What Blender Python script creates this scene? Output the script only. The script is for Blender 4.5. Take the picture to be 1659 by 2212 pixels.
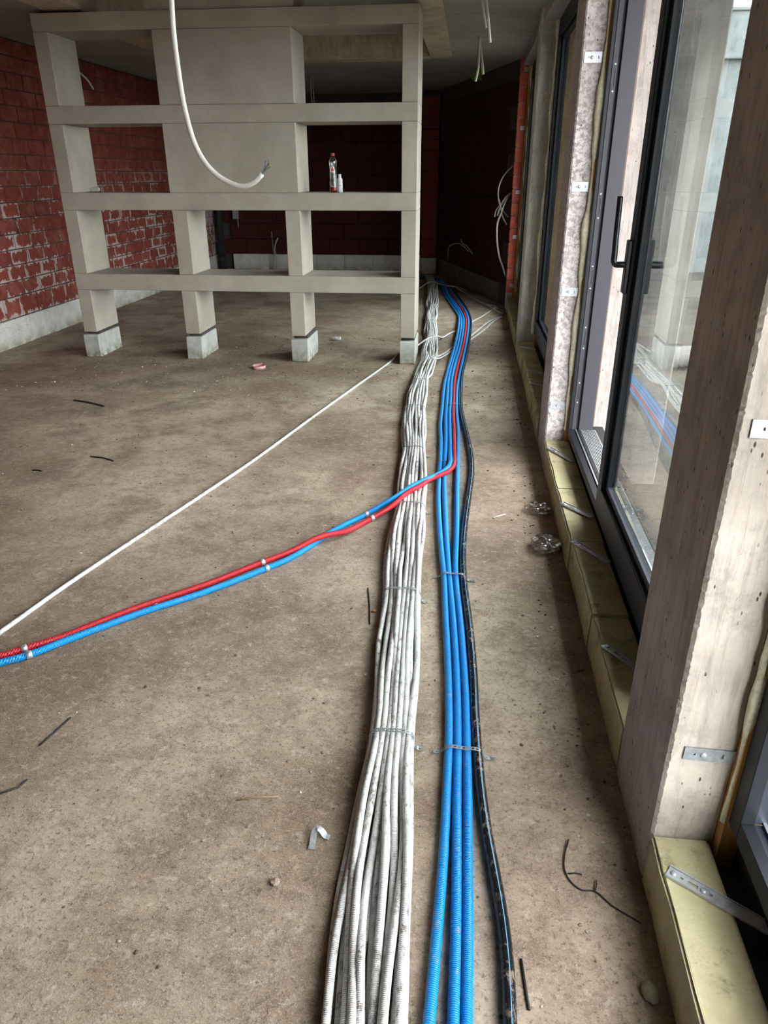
import bpy, bmesh, math, random
from mathutils import Vector, Matrix, noise
random.seed(7)
PI = math.pi
sc = bpy.context.scene
for o in list(bpy.data.objects): bpy.data.objects.remove(o)
C = sc.collection

# ------------------------------------------------------------------ camera
cd = bpy.data.cameras.new('camera'); cam = bpy.data.objects.new('camera', cd); C.objects.link(cam)
cd.sensor_fit = 'VERTICAL'; cd.sensor_height = 24.0; cd.lens = 1571.7 * 24.0 / 2212.0
cd.clip_start = 0.02; cd.clip_end = 300
Rv = Vector((0.99392, 0.11004, -0.00220)); Uv = Vector((-0.04446, 0.41972, 0.90657)); Bv = Rv.cross(Uv)
m = Matrix((Rv, Uv, Bv)).transposed().to_4x4(); m.translation = (0, 0, 1.55)
cam.matrix_world = m
sc.camera = cam
# ------------------------------------------------------------------ sky and exposure
w = bpy.data.worlds.new('overcast_sky'); sc.world = w; w.use_nodes = True
bg = w.node_tree.nodes['Background']
bg.inputs[0].default_value = (0.93, 0.965, 1.0, 1); bg.inputs[1].default_value = 1.0
sc.view_settings.view_transform = 'Standard'; sc.view_settings.look = 'None'
sc.view_settings.gamma = 1.0; sc.view_settings.use_curve_mapping = False
sc.view_settings.exposure = 4.08

# ------------------------------------------------------------------ material helpers
class NT:
    def __init__(s, name):
        s.mat = bpy.data.materials.new(name); s.mat.use_nodes = True
        s.t = s.mat.node_tree; s.n = s.t.nodes; s.l = s.t.links
        s.b = s.n['Principled BSDF']; s.out = s.n['Material Output']
        s.tc = s.n.new('ShaderNodeTexCoord'); s.geo = s.n.new('ShaderNodeNewGeometry')
        s.pos = s.geo.outputs['Position']
    def link(s, a, b):
        s.l.new(a, b)
    def val(s, sock, v):
        if hasattr(v, 'is_linked'): s.l.new(v, sock)
        else: sock.default_value = v
    def mapping(s, vec, scale=(1, 1, 1), loc=(0, 0, 0)):
        m_ = s.n.new('ShaderNodeMapping'); s.link(vec, m_.inputs[0])
        m_.inputs['Scale'].default_value = scale; m_.inputs['Location'].default_value = loc
        return m_.outputs[0]
    def noise(s, scale=5, detail=4, rough=.6, vec=None, dist=0.0):
        q = s.n.new('ShaderNodeTexNoise'); s.link(vec if vec is not None else s.pos, q.inputs['Vector'])
        q.inputs['Scale'].default_value = scale; q.inputs['Detail'].default_value = detail
        q.inputs['Roughness'].default_value = rough; q.inputs['Distortion'].default_value = dist
        return q.outputs['Fac']
    def voro(s, scale=10, vec=None, feature='F1'):
        q = s.n.new('ShaderNodeTexVoronoi'); q.feature = feature
        s.link(vec if vec is not None else s.pos, q.inputs['Vector']); q.inputs['Scale'].default_value = scale
        return q.outputs['Distance']
    def ramp(s, fac, stops, interp='LINEAR'):
        r = s.n.new('ShaderNodeValToRGB'); s.link(fac, r.inputs[0]); e = r.color_ramp.elements
        r.color_ramp.interpolation = interp
        while len(e) < len(stops): e.new(0.5)
        for k, (p, c) in enumerate(stops):
            e[k].position = p; e[k].color = (c, c, c, 1) if isinstance(c, (int, float)) else (*c, 1)
        return r.outputs[0]
    def mix(s, fac, a, b, mode='MIX'):
        q = s.n.new('ShaderNodeMix'); q.data_type = 'RGBA'; q.blend_type = mode
        s.val(q.inputs[0], fac)
        for sock, v in ((q.inputs[6], a), (q.inputs[7], b)):
            if hasattr(v, 'is_linked'): s.l.new(v, sock)
            else: sock.default_value = (*v, 1) if len(v) == 3 else v
        return q.outputs[2]
    def math(s, op, a, b=0.0, clamp=False):
        q = s.n.new('ShaderNodeMath'); q.operation = op; q.use_clamp = clamp
        s.val(q.inputs[0], a); s.val(q.inputs[1], b)
        return q.outputs[0]
    def sep(s, vec):
        q = s.n.new('ShaderNodeSeparateXYZ'); s.link(vec, q.inputs[0]); return q.outputs
    def bump(s, h, strength=.3, dist=.01, nrm=None):
        q = s.n.new('ShaderNodeBump'); s.link(h, q.inputs['Height'])
        q.inputs['Strength'].default_value = strength; q.inputs['Distance'].default_value = dist
        if nrm is not None: s.link(nrm, q.inputs['Normal'])
        return q.outputs[0]
    def done(s, color=None, rough=.6, nrm=None, metal=0.0, spec=.5):
        if color is not None:
            if hasattr(color, 'is_linked'): s.link(color, s.b.inputs['Base Color'])
            else: s.b.inputs['Base Color'].default_value = (*color, 1)
        s.val(s.b.inputs['Roughness'], rough)
        s.b.inputs['Metallic'].default_value = metal
        s.b.inputs['Specular IOR Level'].default_value = spec
        if nrm is not None: s.link(nrm, s.b.inputs['Normal'])
        return s.mat

def plain(name, col, rough=.6, metal=0.0, spec=.5, var=.15, scale=30, bump=0.0):
    t = NT(name)
    f = t.noise(scale, 3)
    c = t.mix(t.ramp(f, [(.3, 0), (.7, 1)]), tuple(v * (1 - var) for v in col), tuple(min(1, v * (1 + var)) for v in col))
    return t.done(c, rough, t.bump(f, bump, .004) if bump else None, metal, spec)

def mat_floor():
    t = NT('floor_screed')
    big = t.noise(.75, 6, .62); mid = t.noise(2.6, 6, .66, dist=.3); fine = t.noise(75, 5, .8); grit = t.noise(230, 3, .75)
    c = t.mix(t.ramp(big, [(.40, 0), (.60, 1)]), (.20, .140, .093), (.47, .375, .285))
    c = t.mix(t.ramp(mid, [(.48, 0), (.64, .7)]), c, (.135, .092, .060))
    c = t.mix(t.ramp(t.noise(1.1, 5, .6, t.mapping(t.pos, loc=(7, 3, 0))), [(.52, 0), (.72, .55)]), c, (.44, .36, .285))
    c = t.mix(t.ramp(t.noise(15, 8, .80), [(.49, 0), (.64, .62)]), c, (.125, .088, .060))
    c = t.mix(t.ramp(t.noise(27, 7, .82, t.mapping(t.pos, loc=(1, 5, 2))), [(.52, 0), (.66, .6)]), c, (.56, .465, .375))
    c = t.mix(t.ramp(fine, [(.53, .0), (.64, .8)]), c, (.09, .064, .045))
    c = t.mix(t.ramp(grit, [(.52, 0), (.68, .6)]), c, (.52, .43, .345))
    red = t.ramp(t.noise(.9, 4, .6, t.mapping(t.pos, loc=(2, 9, 0))), [(.58, 0), (.75, .5)])
    c = t.mix(red, c, (.20, .105, .065))
    spots = t.ramp(t.voro(17, t.mapping(t.pos, loc=(.3, .7, 0))), [(.06, 1), (.12, 0)])
    gate = t.ramp(t.noise(3, 3), [(.5, 0), (.6, 1)])
    c = t.mix(t.math('MULTIPLY', spots, gate), c, (.07, .052, .04))
    h = t.math('ADD', t.math('MULTIPLY', fine, .55), t.math('MULTIPLY', grit, .25))
    h = t.math('ADD', h, t.math('MULTIPLY', t.noise(9, 5, .6), .9))
    return t.done(c, t.ramp(mid, [(.3, .62), (.7, .9)]), t.bump(h, .55, .012), spec=.3)

def mat_precast():
    t = NT('precast_concrete')
    f = t.noise(2.2, 5, .65); g = t.noise(70, 3, .7)
    c = t.mix(t.ramp(f, [(.35, 0), (.68, 1)]), (.34, .297, .247), (.45, .402, .343))
    c = t.mix(t.ramp(t.noise(14, 5, .7), [(.56, 0), (.76, .35)]), c, (.34, .30, .25))
    c = t.mix(t.ramp(g, [(.4, 0), (.7, .2)]), c, (.35, .32, .28))
    return t.done(c, .85, t.bump(g, .12, .004), spec=.3)

def mat_block():
    t = NT('foot_block_concrete')
    f = t.noise(9, 6, .7); z = t.sep(t.pos)[2]
    c = t.mix(t.ramp(f, [(.35, 0), (.7, 1)]), (.36, .36, .33), (.55, .55, .51))
    moss = t.math('MULTIPLY', t.ramp(z, [(.0, 1), (.11, 0)]), t.ramp(t.noise(16, 5), [(.38, 0), (.6, 1)]))
    c = t.mix(moss, c, (.19, .17, .085))
    return t.done(c, .9, t.bump(f, .4, .012), spec=.25)

def mat_brick(name, eff=1.0, dark=1.0):
    t = NT(name)
    oi = t.n.new('ShaderNodeObjectInfo'); rnd = oi.outputs['Random']
    f = t.noise(22, 5, .7)
    base = t.mix(rnd, (.185 * dark, .036 * dark, .025 * dark), (.255 * dark, .062 * dark, .042 * dark))
    c = t.mix(t.ramp(f, [(.3, 0), (.75, 1)]), base, (.13 * dark, .027 * dark, .021 * dark))
    if eff > 0:
        g = t.sep(t.tc.outputs['Generated'])
        def edge(a): return t.math('SUBTRACT', .5, t.math('ABSOLUTE', t.math('SUBTRACT', a, .5)))
        dy = t.math('MULTIPLY', edge(g[1]), 2.0); dz = edge(g[2])
        d = t.math('MULTIPLY', t.math('MINIMUM', dy, dz), 1.15)
        wob = t.noise(13, 4, .62, t.mapping(t.pos, scale=(1, 1.25, .55)), .5)
        d = t.math('ADD', d, t.math('MULTIPLY', t.math('SUBTRACT', wob, .5), 1.25))
        lim = t.math('MULTIPLY', t.ramp(t.noise(1.1, 3, .6), [(.36, .06), (.60, .25)]), eff)
        lim = t.math('ADD', lim, t.math('MULTIPLY', t.math('SUBTRACT', rnd, .75), .22))
        zfade = t.ramp(t.math('MULTIPLY', t.sep(t.pos)[2], .4), [(.46, 1), (.70, 0)])
        mask = t.math('MULTIPLY', t.ramp(t.math('SUBTRACT', lim, d), [(0.0, 0), (.07, .85)]), zfade)
        c = t.mix(mask, c, (.46, .39, .37))
        haze = t.ramp(t.noise(5, 4), [(.5, 0), (.8, .35)])
        c = t.mix(haze, c, (.42, .22, .18))
    return t.done(c, .85, t.bump(f, .3, .006), spec=.25)

def mat_plinth():
    t = NT('plinth_block_white')
    f = t.noise(5, 5, .65)
    z = t.sep(t.pos)[2]
    c = t.mix(t.ramp(f, [(.35, 0), (.7, 1)]), (.50, .48, .44), (.68, .65, .60))
    pits = t.ramp(t.voro(48), [(.15, 1), (.22, 0)])
    gate = t.ramp(t.noise(11, 3), [(.44, 0), (.52, 1)])
    c = t.mix(t.math('MULTIPLY', pits, gate), c, (.10, .085, .07))
    damp = t.math('MULTIPLY', t.ramp(z, [(.0, 1), (.13, 0)]), t.ramp(t.noise(8, 5), [(.35, 0), (.6, .9)]))
    c = t.mix(damp, c, (.27, .24, .15))
    return t.done(c, .92, t.bump(pits, -.3, .006), spec=.2)

def mat_ceiling():
    t = NT('ceiling_concrete')
    f = t.noise(1.2, 5, .6); st = t.noise(3.0, 6, .7, t.mapping(t.pos, scale=(1, 2.4, 1)), .6)
    c = t.mix(t.ramp(f, [(.35, 0), (.7, 1)]), (.23, .22, .20), (.34, .325, .295))
    c = t.mix(t.ramp(st, [(.54, 0), (.72, .6)]), c, (.33, .275, .21))
    c = t.mix(t.ramp(t.noise(24, 4), [(.58, 0), (.75, .5)]), c, (.20, .175, .15))
    return t.done(c, .9, t.bump(st, .25, .01), spec=.2)

def mat_column(name, a, b, flake=None):
    t = NT(name)
    gr = t.noise(13, 5, .7, t.mapping(t.pos, scale=(4, 4, .35)), .4)
    f = t.noise(3.5, 5, .65)
    c = t.mix(t.ramp(f, [(.35, 0), (.7, 1)]), a, b)
    c = t.mix(t.ramp(gr, [(.48, 0), (.70, .6)]), c, tuple(v * .58 for v in a))
    c = t.mix(t.ramp(t.noise(8, 7, .8, t.mapping(t.pos, loc=(3, 2, 1))), [(.50, 0), (.68, .55)]), c, tuple(v * .55 for v in a))
    if flake:
        fl = t.ramp(t.noise(48, 5, .75), [(.45, 0), (.54, .9)])
        ga = t.ramp(t.noise(3, 3), [(.3, .35), (.6, 1)])
        c = t.mix(t.math('MULTIPLY', fl, ga), c, flake)
    pv = t.mapping(t.pos, scale=(1, 1, .4))
    pits = t.math('MULTIPLY', t.ramp(t.voro(62, pv), [(.10, 1), (.17, 0)]), t.ramp(t.noise(17, 2), [(.50, 0), (.56, 1)]))
    c = t.mix(pits, c, (.05, .04, .034))
    h = t.math('SUBTRACT', t.math('ADD', t.math('MULTIPLY', gr, .6), t.math('MULTIPLY', t.noise(90, 3), .4)), pits)
    return t.done(c, .9, t.bump(h, .5, .006), spec=.2)

def mat_sill():
    t = NT('yellow_insulation_block')
    f = t.noise(6, 5, .65); g = t.noise(120, 3, .7)
    c = t.mix(t.ramp(f, [(.35, 0), (.7, 1)]), (.35, .31, .185), (.50, .45, .275))
    c = t.mix(t.ramp(t.noise(9, 6, .75, t.mapping(t.pos, loc=(4, 1, 0))), [(.54, 0), (.68, .85)]), c, (.13, .108, .065))
    c = t.mix(t.ramp(t.noise(2.1, 3), [(.5, 0), (.75, .4)]), c, (.40, .44, .22))
    return t.done(c, .95, t.bump(g, .45, .006), spec=.15)

def mat_conduit(name, col, dirt, amount=.52, pitch=.0042, rib=.55, rough=.45, stripe=None):
    t = NT(name)
    uv = t.n.new('ShaderNodeUVMap'); uv.uv_map = 'UVMap'
    s_ = t.sep(uv.outputs[0])
    rings = t.math('SINE', t.math('MULTIPLY', s_[0], 2 * PI / pitch))
    groove = t.ramp(rings, [(.0, 1), (.35, 0)])
    oi = t.n.new('ShaderNodeObjectInfo')
    shift = t.n.new('ShaderNodeVectorMath'); shift.operation = 'ADD'; t.link(t.pos, shift.inputs[0]); t.link(oi.outputs['Random'], shift.inputs[1])
    v = shift.outputs[0]
    c = t.mix(t.ramp(t.noise(2.5, 3, .6, v), [(.35, 0), (.7, 1)]), tuple(x * .9 for x in col), col)
    if stripe:
        sm = t.math('LESS_THAN', t.math('ABSOLUTE', t.math('SUBTRACT', s_[1], stripe[0])), .011)
        c = t.mix(sm, c, stripe[1])
    if rib > 0: c = t.mix(t.math('MULTIPLY', groove, .22), c, tuple(x * .45 for x in col))
    d1 = t.ramp(t.noise(62, 4, .75, t.mapping(v, scale=(1, .5, 1))), [(amount, 0), (amount + .09, .9)])
    d1 = t.math('MAXIMUM', d1, t.math('MULTIPLY', t.ramp(t.noise(17, 5, .75, t.mapping(v, loc=(3, 1, 2))), [(amount + .03, 0), (amount + .16, .8)]), .8))
    d2 = t.ramp(t.noise(3.2, 4, .6, v), [(.38, .25), (.66, 1)])
    c = t.mix(t.math('MULTIPLY', d1, d2), c, dirt)
    nrm = t.bump(rings, rib, .0016) if rib > 0 else None
    return t.done(c, rough, nrm, spec=.4)

def mat_glass():
    t = NT('window_glass')
    t.n.remove(t.b)
    lw = t.n.new('ShaderNodeLayerWeight'); lw.inputs[0].default_value = .5
    f = t.math('POWER', lw.outputs['Facing'], 3.0)
    f = t.math('ADD', t.math('MULTIPLY', f, .96), .04)
    tr = t.n.new('ShaderNodeBsdfTransparent'); tr.inputs[0].default_value = (.86, .895, .885, 1)
    gl = t.n.new('ShaderNodeBsdfGlossy'); gl.inputs['Roughness'].default_value = .003
    mx = t.n.new('ShaderNodeMixShader'); t.link(f, mx.inputs[0]); t.link(tr.outputs[0], mx.inputs[1]); t.link(gl.outputs[0], mx.inputs[2])
    t.link(mx.outputs[0], t.out.inputs[0])
    return t.mat

def mat_clear(name, tint, gloss=.12):
    t = NT(name); t.n.remove(t.b)
    lw = t.n.new('ShaderNodeLayerWeight'); lw.inputs[0].default_value = .5
    f = t.math('ADD', t.math('MULTIPLY', t.math('POWER', lw.outputs['Facing'], 3.0), .7), gloss)
    tr = t.n.new('ShaderNodeBsdfTransparent'); tr.inputs[0].default_value = (*tint, 1)
    gl = t.n.new('ShaderNodeBsdfGlossy'); gl.inputs['Roughness'].default_value = .08
    mx = t.n.new('ShaderNodeMixShader'); t.link(f, mx.inputs[0]); t.link(tr.outputs[0], mx.inputs[1]); t.link(gl.outputs[0], mx.inputs[2])
    t.link(mx.outputs[0], t.out.inputs[0])
    return t.mat

M = dict(
    floor=mat_floor(), precast=mat_precast(), block=mat_block(),
    brick=mat_brick('red_clay_brick'), brick_clean=mat_brick('red_jamb_brick', 0, 2.6), brick_shaded=mat_brick('red_hollow_block', 0, .25), brick_pier=mat_brick('pier_brick', 0, .95), plinth_shaded=plain('shaded_plinth', (.13, .12, .105), .95),  # far-end shade put into the colour of hollow blocks and angled-wall plinth
    plinth=mat_plinth(), ceiling=mat_ceiling(),
    mortar=plain('grey_mortar', (.055, .045, .04), .95, bump=.3), mortar_light=plain('pale_mortar', (.40, .33, .29), .95),
    col_a=mat_column('column_board_concrete', (.33, .29, .245), (.50, .445, .38)),
    col_b=mat_column('column_flaking_concrete', (.34, .30, .28), (.44, .39, .365), (.66, .60, .58)),
    col_c=mat_column('column_grey_concrete', (.42, .405, .35), (.62, .60, .52)),
    sill=mat_sill(), frame=plain('anthracite_aluminium', (.009, .010, .0125), .45, 0, .22, .06),
    frame_grey=plain('anthracite_reveal', (.034, .033, .040), .5, 0, .3, .05),
    frame_blue=plain('anthracite_step', (.022, .026, .034), .45, 0, .3, .05),
    rubber=plain('black_gasket', (.008, .008, .009), .6), handle=plain('black_handle', (.006, .006, .007), .35),
    glass=mat_glass(), metal=plain('galvanised_steel', (.46, .48, .50), .42, .55, .5, .2, 60),
    metal_dull=plain('dull_zinc', (.30, .32, .32), .5, .5, .5, .25, 60),
    alu=plain('bright_aluminium', (.55, .57, .60), .3, .9), grip=plain('threshold_mat', (.22, .22, .23), .5, .5, .5, .5, 140, .5),
    foam=plain('expanding_foam', (.66, .64, .47), .9, bump=.6, var=.2, scale=60), orange=plain('orange_insulation', (.42, .23, .075), .9, bump=.2),
    membrane=plain('black_membrane', (.016, .015, .015), .7, bump=.4),
    white=mat_conduit('white_ribbed_conduit', (.75, .74, .72), (.13, .095, .065), .525),
    white_plain=mat_conduit('white_cable', (.60, .56, .50), (.28, .24, .19), .62, rib=0),
    grey_dim=mat_conduit('grey_conduit', (.50, .48, .46), (.22, .19, .16), .55),
    blue=mat_conduit('blue_ribbed_sleeve', (.004, .29, .80), (.27, .24, .20), .585, .0046, .6, .4),
    red=mat_conduit('red_ribbed_sleeve', (.55, .022, .034), (.30, .17, .13), .62, .0046, .6, .4),
    black=mat_conduit('black_water_pipe', (.010, .011, .012), (.30, .23, .17), .55, rib=0, rough=.25, stripe=(.03, (.12, .34, .58))),
    ext=mat_column('exterior_board_concrete', (.26, .235, .22), (.36, .33, .31)), ext2=mat_column('neighbour_concrete', (.20, .215, .215), (.29, .305, .305)),
    ground=plain('outdoor_ground', (.075, .065, .05), .95, bump=.4, var=.3, scale=3),
)

# ------------------------------------------------------------------ mesh helpers
def link(o, parent=None):
    C.objects.link(o)
    if parent is not None: o.parent = parent
    return o
def tag(o, label=None, cat=None, group=None, kind=None):
    if label: o['label'] = label
    if cat: o['category'] = cat
    if group: o['group'] = group
    if kind: o['kind'] = kind
    return o
def empty(name, loc=(0, 0, 0), rz=0.0):
    o = bpy.data.objects.new(name, None); o.location = loc; o.rotation_euler = (0, 0, rz)
    o.empty_display_size = .1
    C.objects.link(o); return o
def mesh_from(name, verts, faces, smooth=False, uvs=None):
    me = bpy.data.meshes.new(name); me.from_pydata(verts, [], faces)
    if uvs is not None:
        ul = me.uv_layers.new(name='UVMap')
        for k, l in enumerate(me.loops): ul.data[k].uv = uvs[l.index]
    me.validate(); me.update()
    if smooth:
        for p in me.polygons: p.use_smooth = True
    return me
def mk(name, me, mat, parent=None, loc=None):
    o = bpy.data.objects.new(name, me)
    if mat is not None and not me.materials: me.materials.append(mat)
    if loc is not None: o.location = loc
    return link(o, parent)
BOXF = [(0, 3, 2, 1), (4, 5, 6, 7), (0, 1, 5, 4), (1, 2, 6, 5), (2, 3, 7, 6), (3, 0, 4, 7)]
class MB:
    def __init__(s): s.v = []; s.f = []
    def box(s, x0, x1, y0, y1, z0, z1):
        k = len(s.v)
        s.v += [(x0, y0, z0), (x1, y0, z0), (x1, y1, z0), (x0, y1, z0), (x0, y0, z1), (x1, y0, z1), (x1, y1, z1), (x0, y1, z1)]
        s.f += [tuple(i + k for i in f) for f in BOXF]; return s
    def prism(s, poly, z0, z1):
        k = len(s.v); n = len(poly)
        s.v += [(x, y, z0) for x, y in poly] + [(x, y, z1) for x, y in poly]
        s.f.append(tuple(k + i for i in reversed(range(n)))); s.f.append(tuple(k + n + i for i in range(n)))
        for i in range(n): j = (i + 1) % n; s.f.append((k + i, k + j, k + n + j, k + n + i))
        return s
    def add(s, verts, faces):
        k = len(s.v); s.v += verts; s.f += [tuple(i + k for i in f) for f in faces]; return s
    def mesh(s, name, bevel=0.0, seg=1, jit=0.0, smooth=False):
        me = mesh_from(name, s.v, s.f)
        if bevel > 0 or jit > 0:
            bm = bmesh.new(); bm.from_mesh(me)
            if bevel > 0: bmesh.ops.bevel(bm, geom=list(bm.edges), offset=bevel, segments=seg, affect='EDGES', clamp_overlap=True)
            if jit > 0:
                for v in bm.verts: v.co += Vector((random.uniform(-jit, jit), random.uniform(-jit, jit), random.uniform(-jit, jit)))
            bm.to_mesh(me); bm.free()
        if smooth:
            for p in me.polygons: p.use_smooth = True
        return me
    def build(s, name, mat, parent=None, bevel=0.0, seg=1, jit=0.0, loc=None):
        return mk(name, s.mesh(name, bevel, seg, jit), mat, parent, loc)
def box(name, mat, parent, x0, x1, y0, y1, z0, z1, bevel=0.0, seg=1, jit=0.0):
    return MB().box(x0, x1, y0, y1, z0, z1).build(name, mat, parent, bevel, seg, jit)

def catmull(pts, step):
    P = [Vector(p) for p in pts]; P = [P[0] * 2 - P[1]] + P + [P[-1] * 2 - P[-2]]
    out = []
    for i in range(1, len(P) - 2):
        a, b, c, d = P[i - 1:i + 3]; L = (c - b).length
        n = max(1, int(L / step))
        ta = max((b - a).length, 1e-6) ** .5; tb = max((c - b).length, 1e-6) ** .5; tc_ = max((d - c).length, 1e-6) ** .5
        for k in range(n):
            t = ta + tb * k / n
            t0, t1, t2, t3 = 0, ta, ta + tb, ta + tb + tc_
            A1 = a * ((t1 - t) / ta) + b * (t / ta); A2 = b * ((t2 - t) / tb) + c * ((t - t1) / tb); A3 = c * ((t3 - t) / tc_) + d * ((t - t2) / tc_)
            B1 = A1 * ((t2 - t) / t2) + A2 * (t / t2); B2 = A2 * ((t3 - t) / (t3 - t1)) + A3 * ((t - t1) / (t3 - t1))
            out.append(B1 * ((t2 - t) / tb) + B2 * ((t - t1) / tb))
    out.append(P[-2].copy()); return out
def tube_mesh(name, pts, r, seg=10, step=.04, smooth_path=True, radii=None, squash=None):
    P = catmull(pts, step) if smooth_path else [Vector(p) for p in pts]
    n = len(P); v = []; f = []; uvv = []; L = 0.0
    up = Vector((0, 0, 1)); prev = None
    for i in range(n):
        T = (P[min(i + 1, n - 1)] - P[max(i - 1, 0)]).normalized()
        if prev is None:
            a = up if abs(T.z) < .9 else Vector((0, 1, 0)); N = (a - T * a.dot(T)).normalized()
        else:
            N = (prev - T * prev.dot(T)).normalized()
        prev = N; B = T.cross(N)
        if i: L += (P[i] - P[i - 1]).length
        rr = radii(i / (n - 1), L) if radii else r
        for k in range(seg):
            a = 2 * PI * k / seg
            v.append(P[i] + (N * math.cos(a) + B * math.sin(a)) * rr); uvv.append((L, k / seg))
    uvs = []
    for i in range(n - 1):
        for k in range(seg):
            k2 = (k + 1) % seg
            f.append((i * seg + k, i * seg + k2, (i + 1) * seg + k2, (i + 1) * seg + k))
            e = (k + 1) / seg
            uvs += [uvv[i * seg + k], (uvv[i * seg][0], e), (uvv[(i + 1) * seg][0], e), uvv[(i + 1) * seg + k]]
    f.append(tuple(reversed(range(seg)))); f.append(tuple((n - 1) * seg + k for k in range(seg)))
    uvs += [(0, 0)] * seg + [(L, 0)] * seg
    me = bpy.data.meshes.new(name); me.from_pydata([tuple(x) for x in v], [], f)
    ul = me.uv_layers.new(name='UVMap')
    for k in range(len(me.loops)): ul.data[k].uv = uvs[k]
    for p in me.polygons: p.use_smooth = len(p.vertices) == 4
    me.update(); return me
def tube(name, pts, r, mat, parent=None, **kw):
    return mk(name, tube_mesh(name, pts, r, **kw), mat, parent)
def lathe(name, prof, mat, parent=None, seg=20, loc=(0, 0, 0)):
    v = []; f = []
    for (r, z) in prof:
        for k in range(seg):
            a = 2 * PI * k / seg; v.append((r * math.cos(a), r * math.sin(a), z))
    for i in range(len(prof) - 1):
        for k in range(seg):
            k2 = (k + 1) % seg; f.append((i * seg + k, i * seg + k2, (i + 1) * seg + k2, (i + 1) * seg + k))
    f.append(tuple(reversed(range(seg)))); f.append(tuple((len(prof) - 1) * seg + k for k in range(seg)))
    return mk(name, mesh_from(name, v, f, True), mat, parent, loc)
def lump(name, mat, parent, loc, size, sub=2, amp=.25, freq=2.0, seed=0):
    bm = bmesh.new(); bmesh.ops.create_icosphere(bm, subdivisions=sub, radius=1)
    for v in bm.verts:
        d = 1 + amp * noise.noise(v.co * freq + Vector((seed * 3.1, seed, 0)))
        v.co = Vector((v.co.x * size[0], v.co.y * size[1], v.co.z * size[2])) * d
    me = bpy.data.meshes.new(name); bm.to_mesh(me); bm.free()
    return mk(name, me, mat, parent, loc)
def text_mesh(name, s, size, mat, parent, matrix, depth=.0006):
    cu = bpy.data.curves.new(name, 'FONT'); cu.body = s; cu.size = size; cu.align_x = 'CENTER'; cu.align_y = 'CENTER'; cu.extrude = depth; cu.resolution_u = 2
    tmp = bpy.data.objects.new('tmp_text', cu); C.objects.link(tmp)
    dg = bpy.context.evaluated_depsgraph_get(); me = bpy.data.meshes.new_from_object(tmp.evaluated_get(dg))
    bpy.data.objects.remove(tmp); bpy.data.curves.remove(cu); me.name = name; me.materials.clear()
    me.transform(matrix)
    return mk(name, me, mat, parent)

# ================================================================== THE SHELL
ZC = 2.715; XL = -4.42; XF = .483; YB = 13.35; YN = -3.0
tag(box('floor', M['floor'], None, XL - .2, .80, YN - .2, YB + .2, -.2, 0), kind='structure')

# ceiling: precast slabs running across the room, with a raised bay over the shelving
ceil = tag(box('ceiling', M['ceiling'], None, XL - .2, .95, YN - .2, YB + .2, 3.02, 3.2), kind='structure')
RX0, RX1, RY0, RY1 = -3.10, -.52, 4.6, 9.45
def slab(x0, x1, y0, y1): box('ceiling_slab', M['ceiling'], ceil, x0 + .003, x1 - .003, y0 + .004, y1 - .004, ZC, 3.02, .004)
ys = [YN - .2, -1.4, .0, 1.5, 3.0, RY0]
for a, b in zip(ys[:-1], ys[1:]): slab(XL - .2, .80, a, b)
for a, b in ((RY0, 5.8), (5.8, 7.04), (7.04, 8.2), (8.2, RY1)): slab(RX1, .80, a, b); slab(XL - .2, RX0, a, b)
for a, b in ((RY1, 10.8), (10.8, 12.1), (12.1, YB + .2)): slab(XL - .2, .80, a, b)

insitu = mat_column('insitu_edge_concrete', (.40, .33, .25), (.56, .47, .36))
box('edge_beam', insitu, ceil, RX0 - .30, RX0 + .004, RY0, RY1 + .02, ZC - .003, 3.02, .004)
box('edge_beam', insitu, ceil, RX0 + .004, RX1 - .004, RY1 - .006, RY1 + .25, ZC - .003, 3.02, .004)
box('edge_beam', insitu, ceil, RX1 - .004, RX1 + .24, RY0, RY1 + .02, ZC - .003, 3.02, .004)

# left wall: core, pale plinth blocks, brick courses
wl = tag(box('wall_left', M['mortar'], None, XL - .2, XL - .02, YN - .2, YB + .2, 0, ZC), kind='structure')
y = YN
while y < YB:
    L = .56; e = min(y + L, YB)
    box('plinth_block', M['plinth'], wl, XL - .15, XL + random.uniform(.006, .012), y + .002, e - .002, 0, .258, .006)
    y = e
bw, bh = .280, .1305
bm_std = MB().box(-.06, 0, -bw / 2, bw / 2, -bh / 2, bh / 2).mesh('brick', .004)
bm_tall = MB().box(-.06, 0, -bw / 2, bw / 2, -.0925, .0925).mesh('brick', .004)
for me_ in (bm_std, bm_tall): me_.materials.append(M['brick'])
cells = []
for c in range(17):
    z0 = .264 if c == 0 else .458 + (c - 1) * .1405; h = .19 if c == 0 else .1405
    off = (7.014 + .1 * ((c - 3) % 3)) % .29
    k0 = int((YN - off) / .29)
    for k in range(k0, int((YB - off) / .29) + 1):
        yc = off + .29 * k + .145
        if YN + .15 < yc < YB - .15: cells.append((c, yc, z0 + h / 2))
near = sorted([q for q in cells if q[1] > 6.35], key=lambda q: q[1])[:300]
nset = set(near); rest = MB()
for q in cells:
    x = XL + random.uniform(-.003, .003)
    if q in nset:
        o = mk('brick', bm_tall if q[0] == 0 else bm_std, None, wl, (x, q[1], q[2]))
    else:
        hh = .092 if q[0] == 0 else bh / 2
        rest.box(x - .06, x, q[1] - bw / 2, q[1] + bw / 2, q[2] - hh, q[2] + hh)
tag(rest.build('brick_courses', M['brick'], wl), kind='stuff')

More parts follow.
